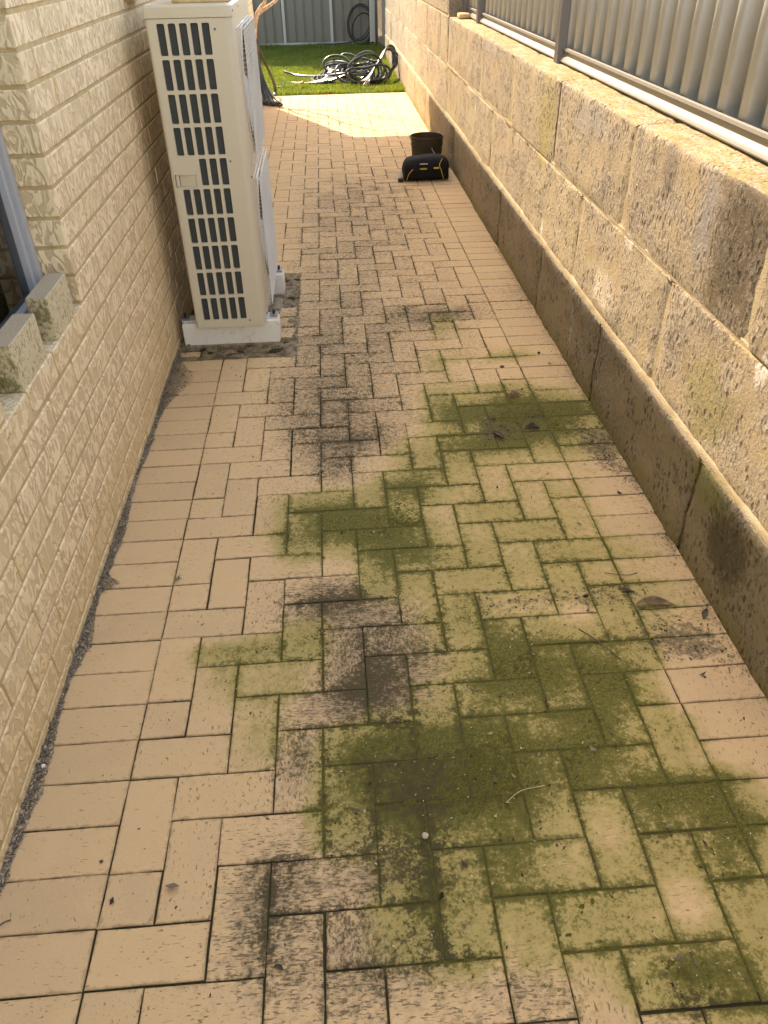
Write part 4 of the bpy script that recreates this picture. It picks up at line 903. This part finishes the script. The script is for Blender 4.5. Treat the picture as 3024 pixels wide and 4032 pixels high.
def pebble(p, r_, mat, label, sq=(1, .9, .7), name='pebble', cat='stone'):
    V = []; F = []; n, m_ = 10, 6; rs2 = random.Random(int(p[0]*1e4))
    for i in range(m_+1):
        a = math.pi*i/m_
        for k in range(n): b = 2*math.pi*k/n; g = 1+rs2.uniform(-.12, .12); V.append((p[0]+r_*sq[0]*math.sin(a)*math.cos(b)*g, p[1]+r_*sq[1]*math.sin(a)*math.sin(b)*g, p[2]+r_*sq[2]*(1+math.cos(a)*g)))
    for i in range(m_):
        for k in range(n): F.append((i*n+k, i*n+(k+1) % n, (i+1)*n+(k+1) % n, (i+1)*n+k))
    return solid(name, type('X', (MB,), {})().add(V, F), mat, label, cat, smooth=True)
pebble((.932, .266, 0), .0085, M['stonep'], 'pale pinkish pebble on the dark moss in the middle of the path')
pebble((.016, .524, 0), .0062, M['shell'], 'small round white shell by the foot of the brick wall', (1, 1, .9), 'snail_shell', 'shell')
pebble((.007, .478, 0), .0045, M['stonep'], 'tiny grey bead of stone just below the white shell by the brick wall')
pebble((1.765, 2.72, 0), .008, M['leafdark'], 'dark round dropping on the border pavers near the limestone wall', (1, .9, .7), 'dropping', 'dropping')
pebble((.214, .264, 0), .0045, M['leafdark'], 'small dark seed on a clean border paver by the left wall', (1, .9, .7), 'seed', 'seed')
pebble((1.56, 2.59, 0), .009, M['leafdark'], 'dark nut shell on the green paver before the far moss patch', (1.3, .8, .6), 'nut', 'nut')
pebble((1.88-.03, 6.55, 0), .014, M['leafdark'], 'dark lump of dirt beside the wall right of the tool bag', (1.2, .9, .5), 'dirt_clod', 'clod')
wd = MB()
for k in range(5):
    a = k*1.25; wd.add([(.247, 1.198, .001), (.247+.009*math.cos(a-.4), 1.198+.009*math.sin(a-.4), .008), (.247+.014*math.cos(a), 1.198+.014*math.sin(a), .009), (.247+.009*math.cos(a+.4), 1.198+.009*math.sin(a+.4), .008)], [(0, 1, 2, 3)])
solid('weed', wd, M['weed'], 'tiny green clover weed in the joint of the left border', 'weed')
def shards(name, pts, label, cols, smin=.0015, smax=.006):
    V = []; F = []; C = []
    for x, y, z in pts:
        s = random.uniform(smin, smax)*(2.2 if random.random() < .04 else 1); a = random.uniform(0, 6.28); el = random.uniform(.2, .6); c_ = random.choice(cols); g = random.uniform(.6, 1.3); n = len(V); tz = random.uniform(-.5, .5)
        for u, v in ((-1, 0), (0, -el), (1, .1), (.1, el)):
            V.append((x+s*(u*math.cos(a)-v*math.sin(a)), y+s*(u*math.sin(a)+v*math.cos(a)), z+.0012+s*abs(u)*.3+s*u*tz*.3+(.6*s*random.random()))); C.append((c_[0]*g, c_[1]*g, c_[2]*g, 1))
        F += [(n, n+1, n+2), (n, n+2, n+3)]
    o = mk(name, V, F, M['litter'], None, centre=False); a_ = o.data.color_attributes.new('tint', 'FLOAT_COLOR', 'POINT'); a_.data.foreach_set('color', np.array(C, dtype='f').ravel())
    return tag(o, label, 'debris', kind='stuff')
pts = []
CL = [(.03, .022, .015), (.07, .052, .035), (.13, .10, .07), (.22, .18, .13), (.04, .032, .022)]
for _ in range(60000):
    x, y = random.uniform(.25, 1.87), random.uniform(-.1, 3.0); s = field(SILT, x, y) + (noise.noise(Vector((x*25, y*25, 0))))*.7
    if random.random() < (s-.33)*.6: pts.append((x, y, 0))
for _ in range(1500): # thin scatter
    x, y = random.uniform(.25, 1.86), random.uniform(-.1, 2.8)
    if random.random() < .15+field(MOSS, x, y): pts.append((x, y, 0))
big = [(x, y, z) for x, y, z in pts if random.random() < .035]
shards('leaf_fragments', big, 'larger torn pieces of dark dead leaf lying on the pavers near the limestone wall', [(.05, .036, .022), (.11, .08, .05), (.16, .12, .08)], .004, .010)
shards('leaf_litter', pts, 'scattered dark scraps of rotted leaf and grit over the mossy pavers', CL)
pts = []
for _ in range(26000):
    y = random.uniform(.1, 2.95); w_ = .010 + .022*max(0, noise.noise(Vector((y*3.1, 2, 0)))*1.4+.35) + .012*max(0, noise.noise(Vector((y*19, 7, 0)))) + .10*math.exp(-((y-2.62)/.17)**2) + .05*math.exp(-((y-1.20)/.03)**2) + .02*math.exp(-((y-.93)/.09)**2)
    x = abs(random.gauss(0, w_*.5))
    if x < w_: pts.append((x+.001, y, (1-x/w_)*min(.016, w_*.35)*random.random()))
shards('leaf_litter', pts, 'grey brown fluff and rotted leaf heaped along the foot of the brick wall', [(.22, .17, .11), (.32, .25, .17), (.40, .32, .22), (.13, .10, .06)], .0012, .0045)
pts = []
for _ in range(3500):
    x, y = random.uniform(0, .6), random.uniform(2.8, 4.0)
    if noise.noise(Vector((x*12, y*12, 1))) > -.05 or y < 2.93: pts.append((x, y, -.002+.008*random.random()))
shards('leaf_litter', pts, 'dark damp leaf crumbs round the base of the air conditioner', CL, .002, .006)
pts = []
for _ in range(5000):
    y = random.uniform(.3, 4.5); x = 1.866-abs(random.gauss(0, .012+.02*max(0, noise.noise(Vector((y*5, 9, 0)))))); 
    if random.random() < .35+noise.noise(Vector((y*6, 3, 3))): pts.append((x, y, 0))
shards('leaf_litter', pts, 'fine grit gathered along the foot of the limestone wall', [(.12, .10, .08), (.25, .20, .14), (.05, .04, .03)], .001, .003)
pts = []
for _ in range(2600):
    x, y = random.uniform(.3, 1.75), random.uniform(-.1, 1.6)
    if random.random() < field(MOSS, x, y)*.5: pts.append((x, y, .001))
shards('grass_clippings', pts, 'pale dry grass clippings and seeds caught in the moss', [(.42, .36, .20), (.55, .48, .32), (.33, .31, .14)], .0012, .0042)
